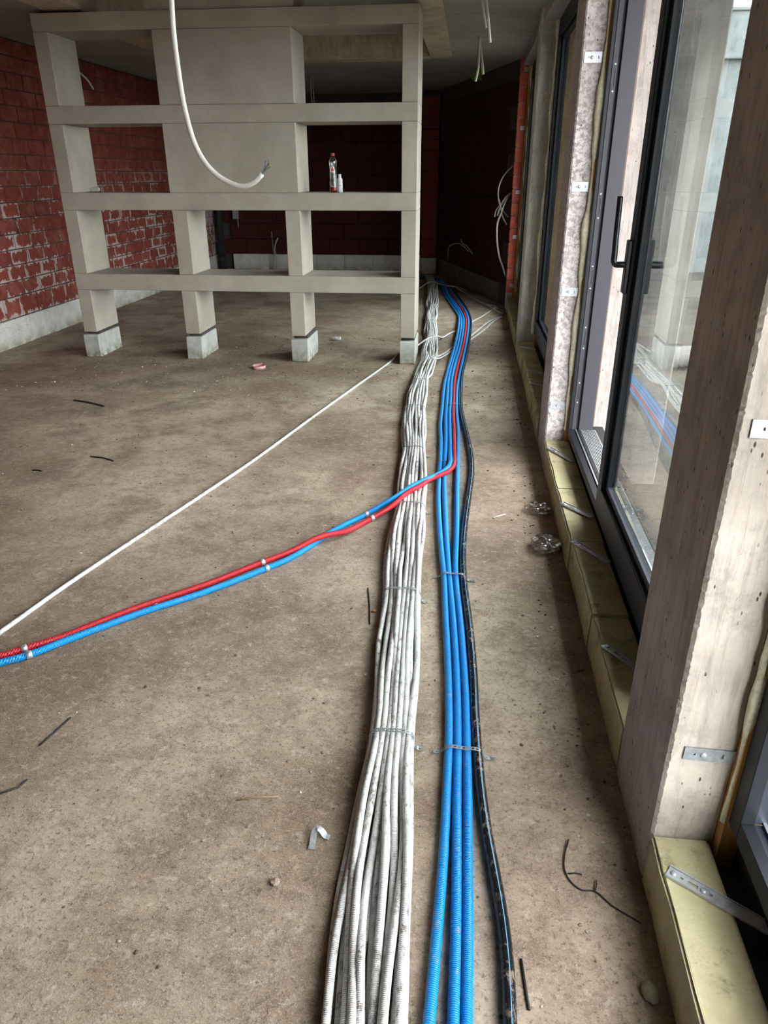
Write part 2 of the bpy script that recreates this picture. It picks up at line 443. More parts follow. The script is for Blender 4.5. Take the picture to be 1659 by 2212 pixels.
# back wall: large hollow blocks over a pale plinth
wb = tag(box('wall_back', M['mortar'], None, XL, .60, YB, YB + .2, 0, ZC), kind='structure')
bb = MB().box(-.2465, .2465, 0, .08, -.122, .122).mesh('hollow_block', .004); bb.materials.append(M['brick_shaded'])
pb = MB().box(-.2485, .2485, 0, .08, -.128, .128).mesh('plinth_block', .004); pb.materials.append(M['plinth']); pbd = pb.copy(); pbd.materials.clear(); pbd.materials.append(M['plinth_shaded'])
def block_wall(par, ax, ay, bx_, by_):
    # courses of blocks along the line a to b; the visible face is on the right hand of a->b
    d = Vector((bx_ - ax, by_ - ay, 0)); L = d.length; d.normalize(); ang = math.atan2(d.y, d.x)
    n = int(L / .5 + .5)
    for r in range(11):
        zc = .129 if r == 0 else .262 + .125 + (r - 1) * .25
        if zc + .1 > ZC: break
        sh = 0 if r % 2 else .25
        for k in range(n + 1):
            t = .25 + k * .5 - sh
            if t < .2 or t > L - .2: continue
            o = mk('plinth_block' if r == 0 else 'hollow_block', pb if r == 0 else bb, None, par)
            o.location = (ax + d.x * t, ay + d.y * t, zc); o.rotation_euler = (0, 0, ang)
block_wall(wb, XL, YB - .075, .60, YB - .075)

# angled wall at the end of the window front, with the red brick end
wo = tag(MB().prism([(.50, 9.62), (.62, 9.62), (-.35, 12.98), (-.52, 12.9)], 0, ZC).build('wall_angled', M['mortar'], None), kind='structure')
block_wall(wo, .42, 9.66, -.60, 12.88) if False else None
dn = Vector((-.52 - .50, 12.9 - 9.62, 0)).normalized(); nn = Vector((-dn.y, dn.x, 0))
for r in range(11):
    zc = .129 if r == 0 else .262 + .125 + (r - 1) * .25
    if zc + .1 > ZC: continue
    sh = 0 if r % 2 else .25
    for k in range(8):
        t = .30 + k * .5 - sh
        if t < .2 or t > 3.3: continue
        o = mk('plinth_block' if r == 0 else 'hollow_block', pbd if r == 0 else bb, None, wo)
        c0 = Vector((.50, 9.62, zc)) + dn * t + nn * .012
        o.location = c0; o.rotation_euler = (0, 0, math.atan2(dn.y, dn.x) + PI)
pier = tag(box('wall_pier', M['mortar'], None, -.80, -.56, 12.92, 13.1, 0, ZC), kind='structure')
for r in range(17):
    z0 = 0 if r == 0 else .26 + (r - 1) * .148
    if z0 > 2.6: break
    hgt = .256 if r == 0 else .141
    box('plinth_block' if r == 0 else 'brick', M['plinth'] if r == 0 else M['brick_pier'], pier, -.81, -.55 , 12.905, 12.96, z0, min(z0 + hgt, ZC), .004)
jamb = tag(box('wall_end', M['mortar_light'], None, .483, .555, 9.46, 9.60, .0, ZC), kind='structure')
box('plinth_block', M['plinth'], jamb, .474, .560, 9.445, 9.60, 0, .198, .008)
for r in range(17):
    z0 = .206 + r * .1475
    box('brick', M['brick_clean'], jamb, .472 + random.uniform(-.003, .003), .560, 9.445 + random.uniform(-.002, .002), 9.60, z0, min(z0 + .1375, ZC - .005), .004)

# wall behind the viewer and the solid end of the window front
tag(box('wall_front', M['precast'], None, XL - .2, .8, YN - .2, YN, 0, ZC), kind='structure')
tag(box('wall_right', M['col_c'], None, XF, .80, YN, -.52, 0, ZC), kind='structure')

tag(box('wall_corner', M['mortar'], None, .56, .80, 9.61, YB + .2, 0, ZC), kind='structure')
# lintel over the glazing
tag(box('trim_1', M['ceiling'], None, XF + .02, .95, YN, 9.6, 2.62, ZC, .005), kind='structure')

# ================================================================== CONCRETE COLUMNS of the window front
def column(x0, x1, y0, y1, mat, label, seed, jit=.003):
    n = 460; v = []; f = []
    prof = []
    for k in range(5): prof.append((x0, y1 + (y0 - y1) * k / 4))
    for k in range(1, 5): prof.append((x0 + (x1 - x0) * k / 4, y0))
    for k in range(1, 5): prof.append((x1, y0 + (y1 - y0) * k / 4))
    for k in range(1, 4): prof.append((x1 + (x0 - x1) * k / 4, y1))
    # a little chamfer vertex pair at the near inner arris
    i0 = prof.index((x0, y0)); prof[i0:i0 + 1] = [(x0, y0 + .006), (x0 + .006, y0)]
    m_ = len(prof)
    for j in range(n + 1):
        z = ZC * j / n
        for k, (x, yy) in enumerate(prof):
            if k in (i0, i0 + 1):
                a = jit * noise.noise(Vector((seed, z * 57, k * .2))) + jit * .8 * noise.noise(Vector((seed + 5, z * 140, k)))
                v.append((x + (a + jit * .5 if k == i0 + 1 else abs(a) * .25), yy + (a + jit * .5 if k == i0 else 0), z))
            else: v.append((x, yy, z))
    for j in range(n):
        for k in range(m_):
            k2 = (k + 1) % m_; f.append((j * m_ + k, j * m_ + k2, (j + 1) * m_ + k2, (j + 1) * m_ + k))
    f.append(tuple(reversed(range(m_)))); f.append(tuple(n * m_ + k for k in range(m_)))
    return tag(mk('concrete_column', mesh_from('concrete_column', v, f), mat), label, 'column', 'concrete columns of the window front')
column(XF, .622, 1.287, 1.630, M['col_a'], 'board-marked concrete column nearest the camera, filling the right edge', 1)
column(XF, .590, 4.090, 4.430, M['col_b'], 'concrete column with flaking pinkish white paint beside the sliding door handle', 2)
column(XF, .625, 6.820, 7.150, M['col_c'], 'greenish grey concrete column standing before the red brick wall end', 3)

# ================================================================== SILLS of yellow blocks
def sill(nm, y0, y1, joints):
    s = tag(MB().box(.618, .665, y0, y1, .002, .100).box(.665, .80, y0, y1, -.02, .234).build(nm, M['membrane'], None), kind='structure')
    e = [y0] + joints + [y1]
    for a, b in zip(e[:-1], e[1:]):
        x = .479 + random.uniform(-.005, .004)
        mb = MB().box(x, .612 + random.uniform(-.004, .006), a + .0025, b - .0025, .0, .150 + random.uniform(-.003, .003))
        me = mb.mesh('sill_block', .006, 2)
        bm = bmesh.new(); bm.from_mesh(me); bmesh.ops.subdivide_edges(bm, edges=[q for q in bm.edges if q.calc_length() > .1], cuts=7)
        for v in bm.verts:
            if v.co.x < x + .02: v.co.x += .006 * noise.noise(v.co * 9); v.co.z += .004 * noise.noise(v.co * 12) if v.co.z > .1 else 0
        bm.to_mesh(me); bm.free()
        mk('sill_block', me, M['sill'], s)
    return s
sill('trim_2', -.515, 1.284, [.02, .55])
sill('trim_3', 1.634, 4.086, [2.216, 2.787, 3.355])
sill('trim_4', 4.434, 6.816, [4.95, 5.50, 6.1])
sill('trim_5', 7.154, 9.44, [7.7, 8.3, 8.85])

# ================================================================== WINDOWS
def foam(parent, x, y, z0, z1, seed, rmin=.006, rmax=.022):
    pts = []; n = int((z1 - z0) / .02)
    for k in range(n + 1): pts.append((x + .004 * noise.noise(Vector((seed, k * .3, 0))), y, z0 + (z1 - z0) * k / n))
    return tube('foam_seam', pts, .01, M['foam'], parent, seg=8, step=.02, radii=lambda u, L: max(rmin, rmin + (rmax - rmin) * (.5 + 1.1 * noise.noise(Vector((seed * 7.7, L * 5, 2))))))
def window(nm, y0, y1, X, z0, z1, ycol, seed):
    # fixed light: deep frame, bevelled bead, gasket, double pane; jambs set off the columns by a foam seam
    w_ = tag(empty(nm, (X, (y0 + y1) / 2, z0)), kind='structure')
    inv = Matrix.Translation((-X, -(y0 + y1) / 2, -z0))
    def part(name, mb, mat, bevel=.0):
        me = mb.mesh(name, bevel); me.transform(inv); return mk(name, me, mat, w_)
    t = .055; D = .085
    part('frame_jamb', MB().box(X, X + D, y1 - t, y1, z0, z1), M['frame'], .002)
    part('frame_jamb', MB().box(X, X + D, y0, y0 + t, z0, z1), M['frame'], .002)
    part('frame_rail', MB().box(X, X + D, y0 + t, y1 - t, z0, z0 + t), M['frame'], .002)
    part('frame_rail', MB().box(X, X + D, y0 + t, y1 - t, z1 - t, z1), M['frame'], .002)
    g = X - .006; b = .072; h_ = .022
    for nm_, a in (('sash_stile', (y1 - t - b, y1 - t, z0 + t, z1 - t)), ('sash_stile', (y0 + t, y0 + t + b, z0 + t, z1 - t)), ('sash_rail', (y0 + t + b, y1 - t - b, z0 + t, z0 + t + b)), ('sash_rail', (y0 + t + b, y1 - t - b, z1 - t - b, z1 - t))):
        part(nm_, MB().box(g, X + .072, *a), M['frame'], .003)
    q = t + b
    for a in ((y1 - q - h_, y1 - q, z0 + q, z1 - q), (y0 + q, y0 + q + h_, z0 + q, z1 - q), (y0 + q + h_, y1 - q - h_, z0 + q, z0 + q + h_), (y0 + q + h_, y1 - q - h_, z1 - q - h_, z1 - q)):
        part('glazing_bead', MB().box(X + .022, X + .060, *a), M['frame'], .002)
    q += h_
    part('pane', MB().box(X + .034, X + .056, y0 + q, y1 - q, z0 + q, z1 - q), M['glass'])
    part('insulation_strip', MB().box(*ycol[:2], y1 + .001, ycol[2], .0, z1), M['orange'])
    fo = foam(None, X - .004, y1 + .012, z0 - .01, z1, seed, .006, .026); fo.data.transform(inv); fo.parent = w_
    return w_
# near bay: a second sliding door with its leaf pushed back towards the viewer, so the bay stands open
NX = .630; nz0, nz1 = .238, 2.62; ny0, ny1 = -.51, 1.255
d2 = tag(empty('door_2', (NX, (ny0 + ny1) / 2, nz0)), kind='structure')
ninv = Matrix.Translation((-NX, -(ny0 + ny1) / 2, -nz0))
def npart(name, mb, mat, bevel=.002):
    me = mb.mesh(name, bevel); me.transform(ninv); return mk(name, me, mat, d2)
npart('frame_jamb', MB().box(NX, NX + .030, ny1 - .050, ny1, nz0, nz1), M['frame'])
npart('jamb_reveal', MB().box(NX + .030, NX + .085, ny1 - .040, ny1, nz0 + .04, nz1), M['frame_blue'])
npart('gasket', MB().box(NX + .085, NX + .095, ny1 - .030, ny1, nz0 + .04, nz1), M['rubber'], 0)
npart('jamb_reveal', MB().box(NX + .095, NX + .150, ny1 - .046, ny1, nz0 + .04, nz1), M['frame_blue'])
npart('frame_jamb', MB().box(NX, NX + .150, ny0, ny0 + .050, nz0, nz1), M['frame'])
npart('frame_rail', MB().box(NX, NX + .150, ny0 + .05, ny1 - .05, nz1 - .05, nz1), M['frame'])
npart('threshold', MB().box(NX, NX + .030, ny0 + .05, ny1 - .05, nz0, nz0 + .050), M['frame'])
npart('threshold_step', MB().box(NX + .030, NX + .085, ny0 + .05, ny1 - .04, nz0, nz0 + .040), M['frame_blue'])
npart('track', MB().box(NX + .050, NX + .058, ny0 + .05, ny1 - .04, nz0 + .040, nz0 + .048), M['alu'], 0)
npart('threshold_plate', MB().box(NX + .085, NX + .150, ny0 + .05, ny1 - .05, nz0, nz0 + .036), M['grip'])
for a in ((-.44, -.37), (.23, .30)): npart('leaf_stile', MB().box(NX + .032, NX + .083, *a, nz0 + .05, nz1 - .06), M['frame'])
for a in ((nz0 + .05, nz0 + .14), (nz1 - .15, nz1 - .06)): npart('leaf_rail', MB().box(NX + .032, NX + .083, -.37, .23, *a), M['frame'])
npart('pane', MB().box(NX + .046, NX + .068, -.37, .23, nz0 + .14, nz1 - .15), M['glass'], 0)
npart('insulation_strip', MB().box(.624, .78, ny1 + .001, 1.658, .0, nz1), M['orange'], 0)
fo = foam(None, NX - .004, ny1 + .012, nz0 - .01, nz1, 1, .006, .019); fo.data.transform(ninv); fo.parent = d2
window('window_1', 4.50, 6.765, .612, .235, 2.62, (.627, .78, 7.218), 2)
window('window_2', 7.22, 9.395, .600, .235, 2.62, (.562, .78, 9.60), 3)

# sliding door between the two near columns, half open
DX = .600; dz0, dz1 = .235, 2.62; dy0, dy1 = 1.66, 4.055
door = tag(empty('door_1', (DX, (dy0 + dy1) / 2, dz0)), kind='structure')
dinv = Matrix.Translation((-DX, -(dy0 + dy1) / 2, -dz0))
def dpart(name, mb, mat, bevel=0.0, parent=None):
    me = mb.mesh(name, bevel); me.transform(dinv); return mk(name, me, mat, parent or door)
# outer frame with its two tracks; the far jamb shows its lock profile and plain reveal
dpart('frame_jamb', MB().box(DX, DX + .018, dy1 - .045, dy1, dz0 - .03, dz1), M['frame'], .002)
dpart('lock_profile', MB().box(DX + .018, DX + .043, dy1 - .040, dy1, dz0, dz1).box(DX + .018, DX + .022, dy1 - .046, dy1 - .04, dz0, dz1), M['frame_grey'], .0015)
dpart('gasket', MB().box(DX + .043, DX + .055, dy1 - .030, dy1, dz0, dz1), M['rubber'])
dpart('jamb_reveal', MB().box(DX + .055, DX + .131, dy1 - .052, dy1, dz0, dz1), M['frame_grey'], .002)
dpart('frame_jamb', MB().box(DX, DX + .150, dy0, dy0 + .045, dz0 - .03, dz1), M['frame'], .002)
dpart('frame_rail', MB().box(DX, DX + .150, dy0, dy1, dz1 - .045, dz1), M['frame'], .002)
dpart('threshold', MB().box(DX, DX + .030, dy0 + .045, dy1 - .045, dz0 - .035, dz0 + .004).box(DX + .030, DX + .052, dy0 + .045, dy1 - .045, dz0 - .035, dz0 - .006), M['frame'], .002)
dpart('track', MB().box(DX + .036, DX + .044, dy0 + .045, dy1 - .045, dz0 - .007, dz0 + .006), M['alu'])
dpart('gasket', MB().box(DX + .052, DX + .062, dy0 + .045, dy1 - .045, dz0 - .035, dz0 + .002), M['rubber'])
thr = dpart('threshold_plate', MB().box(DX + .062, DX + .150, dy0 + .045, dy1 - .045, dz0 - .035, dz0 + .004), M['grip'], .002)
gr = MB()
for k in range(10): gr.box(DX + .067 + k * .008, DX + .070 + k * .008, 2.9, dy1 - .056, dz0 + .003, dz0 + .0065)
dpart('grip_rib', gr, M['metal_dull'], 0, thr)
for zc in (.45, .75, 1.06, 1.40, 1.95):
    s_ = dpart('strike_plate', MB().box(DX + .022, DX + .042, dy1 - .043, dy1 - .040, zc - .075, zc - .035).box(DX + .022, DX + .029, dy1 - .043, dy1 - .040, zc - .035, zc + .035).box(DX + .035, DX + .042, dy1 - .043, dy1 - .040, zc - .035, zc + .035).box(DX + .022, DX + .042, dy1 - .043, dy1 - .040, zc + .035, zc + .075), M['frame_grey'])
    for dz in (-.055, .055):
        sc_ = tube_mesh('screw', [(DX + .032, dy1 - .042, zc + dz), (DX + .032, dy1 - .046, zc + dz)], .0042, seg=8, smooth_path=False); sc_.transform(dinv); mk('screw', sc_, M['metal_dull'], s_)
# the leaf
LY0, LY1 = 1.78, 2.985; lz0, lz1 = .242, 2.55; st = .075; bd = .030
dpart('leaf_stile', MB().box(DX - .004, DX + .060, LY1 - st, LY1, lz0, lz1), M['frame'], .003)
dpart('leaf_stile', MB().box(DX - .004, DX + .060, LY0, LY0 + st, lz0, lz1), M['frame'], .003)
dpart('leaf_rail', MB().box(DX - .004, DX + .060, LY0 + st, LY1 - st, lz0, lz0 + .095), M['frame'], .003)
dpart('leaf_rail', MB().box(DX - .004, DX + .060, LY0 + st, LY1 - st, lz1 - .095, lz1), M['frame'], .003)
dpart('glazing_bead', MB().box(DX + .014, DX + .045, LY1 - st - bd, LY1 - st, lz0 + .095, lz1 - .095), M['frame'], .002)
dpart('glazing_bead', MB().box(DX + .014, DX + .045, LY0 + st + bd, LY1 - st - bd, lz0 + .095, lz0 + .12), M['frame_grey'], .002)
dpart('pane', MB().box(DX + .026, DX + .048, LY0 + st, LY1 - st - bd, lz0 + .12, lz1 - .095), M['glass'])
hy = LY1 - .045
hp = dpart('handle_plate', MB().box(DX - .020, DX - .004, hy - .021, hy + .021, 1.135, 1.325), M['handle'], .003)
hm = tube_mesh('handle', [(DX - .012, hy, 1.238), (DX - .038, hy, 1.238), (DX - .052, hy + .002, 1.238), (DX - .060, hy + .005, 1.248), (DX - .060, hy + .007, 1.27), (DX - .060, hy + .022, 1.36), (DX - .060, hy + .030, 1.472)], .0115, seg=10, step=.006); hm.transform(dinv)
mk('handle', hm, M['handle'], hp)
hp2 = dpart('handle_plate', MB().box(DX + .060, DX + .076, hy - .021, hy + .021, 1.135, 1.325), M['handle'], .003)
hm = tube_mesh('handle', [(DX + .066, hy, 1.238), (DX + .10, hy, 1.238), (DX + .118, hy, 1.238)], .014, seg=10, step=.006); hm.transform(dinv)
mk('handle', hm, M['handle'], hp2)
dpart('insulation_strip', MB().box(.592, .735, dy1 + .001, 4.498, .0, dz1), M['orange'])
fo = foam(None, DX - .006, dy1 + .014, dz0 - .02, dz1, 9, .006, .026); fo.data.transform(dinv); fo.parent = door
fo = tube_mesh('foam_seam', [(DX - .006, dy1 + .018, .55 + .02 * k) for k in range(60)], .01, seg=10, step=.02, radii=lambda u, L: max(.004, .030 * (1 - abs(2 * u - 1) ** 3) * (.62 + .75 * noise.noise(Vector((3.3, L * 6, 1)))))); fo.transform(dinv); mk('foam_seam', fo, M['foam'], door)

# ================================================================== OUTSIDE
tag(box('outdoor_ground', M['ground'], None, .80, 60, -40, 80, -.45, -.12), 'bare brown ground outside beyond the sliding door', 'ground')
tag(box('fin_wall', M['ext'], None, .745, 1.14, 4.10, 4.46, -.12, 3.6, .008), 'bright board-marked concrete fin seen through the open sliding door', 'wall')
tag(box('sky_blocker', M['ext2'], None, .80, 1.85, .10, 16, 2.80, 3.05, .01), 'added concrete slab outside over the glazing, shading the floor by the sill', 'sky_blocker')  # added unseen overhang, cuts high sky light to darken the floor strip
nb = empty('neighbour_building', (5, 14.5, -.12)); tag(nb, 'grey concrete building under the pale sky, seen through the door glass', 'building')
for nm_, b_ in (('wall', (-3.2, 5, 0, .3, 0, 3.35)), ('parapet', (-3.3, 5.1, -.12, .3, 3.35, 4.0)), ('coping', (-3.35, 5.15, -.16, .32, 4.0, 4.05))):
    MB().box(*b_).build(nm_, M['ext2'], nb, .01)
tag(tube('concrete_kerb', [(1.7, 7.0, -.02), (2.6, 7.15, -.01), (3.6, 7.1, -.02)], .10, M['ext'], None, seg=12), 'pale rounded kerb lying on the ground outside the door', 'kerb')

# ================================================================== SHELVING UNIT of concrete elements
YS, YE = 6.452, 6.905
sh = tag(empty('concrete_shelving', (-1.974, (YS + YE) / 2, 0)), 'tall pale concrete shelving partition with open compartments standing on foot blocks', 'shelving')
sinv = Matrix.Translation((1.974, -(YS + YE) / 2, 0))
def spart(name, x0, x1, z0, z1, mat='precast', y0=YS, y1=YE, bevel=.004, jit=.0, parent=None):
    me = MB().box(x0, x1, y0, y1, z0, z1).mesh(name, bevel, 1, jit); me.transform(sinv); return mk(name, me, M[mat], parent or sh)
XR0, XR1 = -3.502, -.446
for z0, z1 in ((2.566, 2.691), (1.921, 2.053), (1.268, 1.405), (.606, .744)): spart('beam', XR0, XR1, z0 + .001, z1 - .001)
rows_low = [(.744, 1.268), (.229, .606)]
rows_up = [(2.053, 2.566), (1.405, 1.921)]
for z0, z1 in rows_low + rows_up:
    spart('post', -3.502, -3.380, z0, z1, y0=YS + .001); spart('post', -.573, -.446, z0, z1, y0=YS + .001)
for z0, z1 in rows_low:
    spart('post', -2.529, -2.398, z0, z1, y0=YS + .001); spart('post', -1.549, -1.422, z0, z1, y0=YS + .001)
for z0, z1 in rows_up: spart('panel', -2.531, -1.427, z0, z1, y0=YS + .001)
spart('panel', -2.57, -1.40, 2.691, 3.02, y0=YS + .02)
for x0, x1, dy in ((-3.516, -3.368, 0), (-2.535, -2.388, 0), (-1.556, -1.400, -.01), (-.578, -.440, 0)):
    spart('mortar_bed', x0 + .02, x1 - .012, .196, .230, 'mortar', YS + .04, YE - .02, .003)
    spart('foot_block', x0, x1, 0, .202, 'block', YS - .012 + dy, YE - .02, .007, .003)

# things on the shelf
clear = mat_clear('clear_bottle_plastic', (.88, .87, .86), .10)
bo = empty('drink_bottle', (-1.150, 6.56, 1.4055)); tag(bo, 'clear plastic drink bottle with red cap and a little red drink left', 'bottle')
lathe('body', [(.026, 0), (.031, .004), (.032, .02), (.0315, .07), (.030, .10), (.029, .135), (.0275, .165), (.029, .19), (.032, .215), (.0325, .232), (.029, .248), (.020, .262), (.0135, .272), (.0125, .280)], clear, bo, 20)
for k in range(6): lathe('rib', [(.0305, .078 + k * .010), (.0315, .081 + k * .010), (.0305, .084 + k * .010)], clear, bo, 20)
lathe('drink', [(.024, .002), (.0295, .006), (.0300, .044)], plain('red_drink', (.28, .012, .016), .2), bo, 18)
lathe('cap', [(.0145, .274), (.0155, .277), (.0155, .293), (.0145, .296)], plain('red_bottle_cap', (.50, .02, .05), .45), bo, 16)
lab = MB()
prof = [(0, .072), (.5, .058), (.9, .043), (1.0, .028), (.92, .013), (.6, .003), (0, 0)]
def lab_mesh(name, z_off, ry, halfw, hgt, R, steps=8):
    v = []; f = []
    pr = [(0.0, 1.0), (.32, .84), (.62, .66), (.88, .48), (1.0, .33), (.95, .18), (.7, .06), (.02, 0)]
    for (u, h) in pr:
        for k in range(steps + 1):
            a = (k / steps * 2 - 1) * u * halfw / R
            v.append((R * math.sin(a), -R * math.cos(a), z_off + h * hgt))
    n = steps + 1
    for i in range(len(pr) - 1):
        for k in range(steps): f.append((i * n + k, (i + 1) * n + k, (i + 1) * n + k + 1, i * n + k + 1))
    return mesh_from(name, v, f, True)
lb = mk('label_sticker', lab_mesh('label_sticker', .150, 0, .0175, .078, .0322), plain('label_white', (.75, .76, .78), .5), bo)
fr = mk('fruit_print', lab_mesh('fruit_print', .160, 0, .0135, .034, .0327), plain('label_fruit', (.62, .12, .12), .5), lb)
text_mesh('lettering', 'Spa', .017, plain('label_blue', (.02, .03, .12), .5), lb, Matrix.Translation((0, -.0330, .201)) @ Matrix.Rotation(PI / 2, 4, 'X'))
wbt = empty('white_bottle', (-1.103, 6.60, 1.4055)); tag(wbt, 'small white plastic bottle standing behind the drink bottle', 'bottle')
wp = plain('white_bottle_plastic', (.74, .74, .74), .4)
lathe('body', [(.020, 0), (.0235, .003), (.0235, .095), (.019, .108), (.012, .114), (.011, .118)], wp, wbt, 18)
lathe('cap', [(.0125, .116), (.013, .118), (.013, .137), (.012, .139)], plain('white_bottle_cap', (.80, .80, .80), .4), wbt, 16)
tx = text_mesh('lettering', 'TR', .017, plain('label_dark_print', (.05, .05, .09), .5), wbt, Matrix.Translation((.004, -.0241, .050)) @ Matrix.Rotation(PI / 2, 4, 'X'))
st_ = MB().box(-.045, .045, -.03, .03, 0, .036).mesh('concrete_chunk', .007, 2, .003)
tag(mk('concrete_chunk', st_, M['block'], None, (-3.365, 6.80, 1.407)), 'small broken concrete chunk lying on the middle shelf at the left', 'rubble')

# ================================================================== PIPES ON THE FLOOR
def sstep(a, b, x): t = max(0, min(1, (x - a) / (b - a))); return t * t * (3 - 2 * t)
def over(yv): return .0135 + .0205 * (sstep(6.75, 6.98, yv) - sstep(8.35, 8.6, yv))
BLUE1 = [(-0.032, 0.55), (-0.012, 0.887), (-0.005, 1.069), (0.002, 1.265), (0.004, 1.509), (0.004, 1.7), (-0.001, 1.869), (-0.014, 2.133), (-0.029, 2.367), (-0.046, 2.671), (-0.06, 2.833), (-0.088, 3.204), (-0.105, 3.501), (-0.112, 3.757), (-0.116, 4.048), (-0.126, 4.377), (-0.143, 4.694), (-0.145, 5.034), (-0.152, 5.698), (-0.135, 6.314), (-0.103, 7.0), (-0.085, 7.694), (-0.081, 8.301), (-0.094, 8.857), (-0.157, 9.355), (-0.237, 9.915), (-0.329, 10.616), (-0.371, 11.196), (-0.526, 12.177), (-.75, 12.45), (-1.05, 12.6)]
BLUE2 = [(0.035, 0.55), (0.037, 0.892), (0.038, 1.074), (0.036, 1.269), (0.032, 1.512), (0.031, 1.653), (0.026, 1.872), (0.014, 2.136), (-0.001, 2.37), (-0.018, 2.594), (-0.028, 2.725), (-0.05, 3.077), (-0.072, 3.505), (-0.083, 3.76), (-0.089, 4.05), (-0.099, 4.496), (-0.113, 4.893), (-0.118, 5.349), (-0.124, 5.889), (-0.109, 6.454), (-0.077, 7.002), (-0.059, 7.696), (-0.055, 8.304), (-0.068, 8.798), (-0.126, 9.38), (-0.205, 9.95), (-0.296, 10.65), (-0.34, 11.25), (-0.48, 12.12), (-.70, 12.40), (-1.05, 12.52)]
BLUE3 = [(0.061, 0.55), (0.063, 0.895), (0.064, 1.077), (0.063, 1.271), (0.061, 1.515), (0.058, 1.656), (0.053, 1.875), (0.04, 2.139), (0.025, 2.373), (0.009, 2.578), (0.001, 2.728), (-0.001, 3.082), (-0.008, 3.511), (-0.013, 3.858), (-0.018, 4.267), (-0.024, 4.628), (-0.040, 4.988), (-0.048, 5.351), (-0.048, 5.709), (-0.027, 6.325), (0.0, 7.01), (0.019, 7.703), (0.025, 8.312), (0.013, 8.775), (-0.035, 9.36), (-0.110, 9.91), (-0.19, 10.52), (-0.255, 11.02), (-0.40, 11.99), (-.62, 12.30), (-1.0, 12.42)]
BLUE4 = [(-1.0, 12.47, .014), (-.66, 12.35, .014), (-.44, 12.05, .014), (-0.315, 11.15, 0.014), (-0.27, 10.60, 0.014), (-0.18, 9.95, 0.014), (-0.098, 9.36, 0.014), (-0.041, 8.809, 0.014), (-0.030, 8.315, 0.014), (-0.033, 7.706, 0.014), (-0.051, 7.012, 0.014), (-0.083, 6.411, 0.014), (-0.098, 5.897, 0.014), (-0.092, 5.352, 0.014), (-0.087, 4.901, 0.014), (-0.073, 4.503, 0.014), (-0.062, 4.159, 0.016), (-0.057, 3.938, 0.036), (-0.072, 3.842, 0.040), (-0.12, 3.739, 0.042), (-0.18, 3.619, 0.058), (-0.249, 3.483, 0.069), (-0.321, 3.35, 0.064), (-0.405, 3.284, 0.03), (-0.461, 3.226, 0.014), (-0.536, 3.118, 0.014), (-0.596, 3.022, 0.0135), (-0.645, 2.912, 0.0135), (-0.72, 2.765, 0.014), (-0.806, 2.656, 0.014), (-1.009, 2.435, 0.014), (-1.199, 2.264, 0.014), (-1.325, 2.133, 0.014), (-1.402, 2.049, 0.014), (-1.48, 1.961, 0.014), (-1.554, 1.907, 0.014), (-1.645, 1.838, 0.014), (-1.79, 1.76, 0.014)]
RED = [(-1.0, 12.36, .014), (-.60, 12.22, .014), (-.38, 11.9, .014), (-0.285, 11.06, 0.014), (-0.23, 10.56, 0.014), (-0.145, 9.934, 0.014), (-0.066, 9.373, 0.014), (-0.013, 8.811, 0.014), (-0.003, 8.317, 0.014), (-0.007, 7.708, 0.014), (-0.026, 7.014, 0.014), (-0.055, 6.466, 0.014), (-0.073, 5.9, 0.014), (-0.070, 5.354, 0.014), (-0.062, 4.903, 0.014), (-0.050, 4.629, 0.014), (-0.040, 4.268, 0.014), (-0.033, 4.06, 0.016), (-0.036, 3.93, 0.022), (-0.068, 3.786, 0.040), (-0.15, 3.668, 0.044), (-0.206, 3.503, 0.066), (-0.262, 3.403, 0.069), (-0.328, 3.241, 0.062), (-0.396, 3.198, 0.03), (-0.45, 3.143, 0.016), (-0.517, 2.999, 0.036), (-0.593, 2.942, 0.042), (-0.642, 2.900, 0.040), (-0.735, 2.814, 0.016), (-0.847, 2.694, 0.014), (-1.027, 2.488, 0.014), (-1.217, 2.307, 0.014), (-1.342, 2.168, 0.014), (-1.418, 2.078, 0.014), (-1.517, 1.994, 0.014), (-1.576, 1.942, 0.014), (-1.672, 1.879, 0.014), (-1.824, 1.806, 0.014)]
BLACK = [(0.146, 0.55), (0.149, 0.904), (0.149, 1.018), (0.143, 1.121), (0.129, 1.237), (0.111, 1.367), (0.097, 1.519), (0.090, 1.634), (0.082, 1.818), (0.078, 2.003), (0.068, 2.216), (0.054, 2.421), (0.044, 2.55), (0.034, 2.75), (0.032, 2.957), (0.040, 3.218), (0.055, 3.518), (0.070, 3.867), (0.063, 4.169), (0.038, 4.512), (0.011, 4.822), (-0.009, 5.104), (-0.018, 5.535), (-0.014, 6.106), (0.002, 6.465), (0.028, 7.012), (0.046, 7.705), (0.053, 8.314), (0.045, 8.778), (0.012, 9.22), (-0.05, 9.75), (-0.135, 10.38), (-0.21, 10.88), (-0.35, 11.86), (-.58, 12.15), (-1.0, 12.26)]
def lift(P): return [(x, y_, over(y_)) for x, y_ in P]
def lift3(P): return [(q[0], q[1], max(q[2], over(q[1]))) for q in P]
G = 'blue sleeves running along the floor'
tag(tube('water_sleeve', lift(BLUE1), .0128, M['blue'], None, seg=12), 'leftmost straight blue ribbed pipe sleeve running along the floor', 'pipe', G)
tag(tube('water_sleeve', lift(BLUE2), .0128, M['blue'], None, seg=12), 'middle straight blue ribbed pipe sleeve running along the floor', 'pipe', G)
tag(tube('water_sleeve', lift(BLUE3), .0128, M['blue'], None, seg=12), 'rightmost straight blue ribbed pipe sleeve, next to the black pipe', 'pipe', G)
b4 = tag(tube('water_sleeve', lift3(BLUE4), .0128, M['blue'], None, seg=12, step=.025), 'blue ribbed sleeve that turns left over the white bundle with the red one', 'pipe', G)
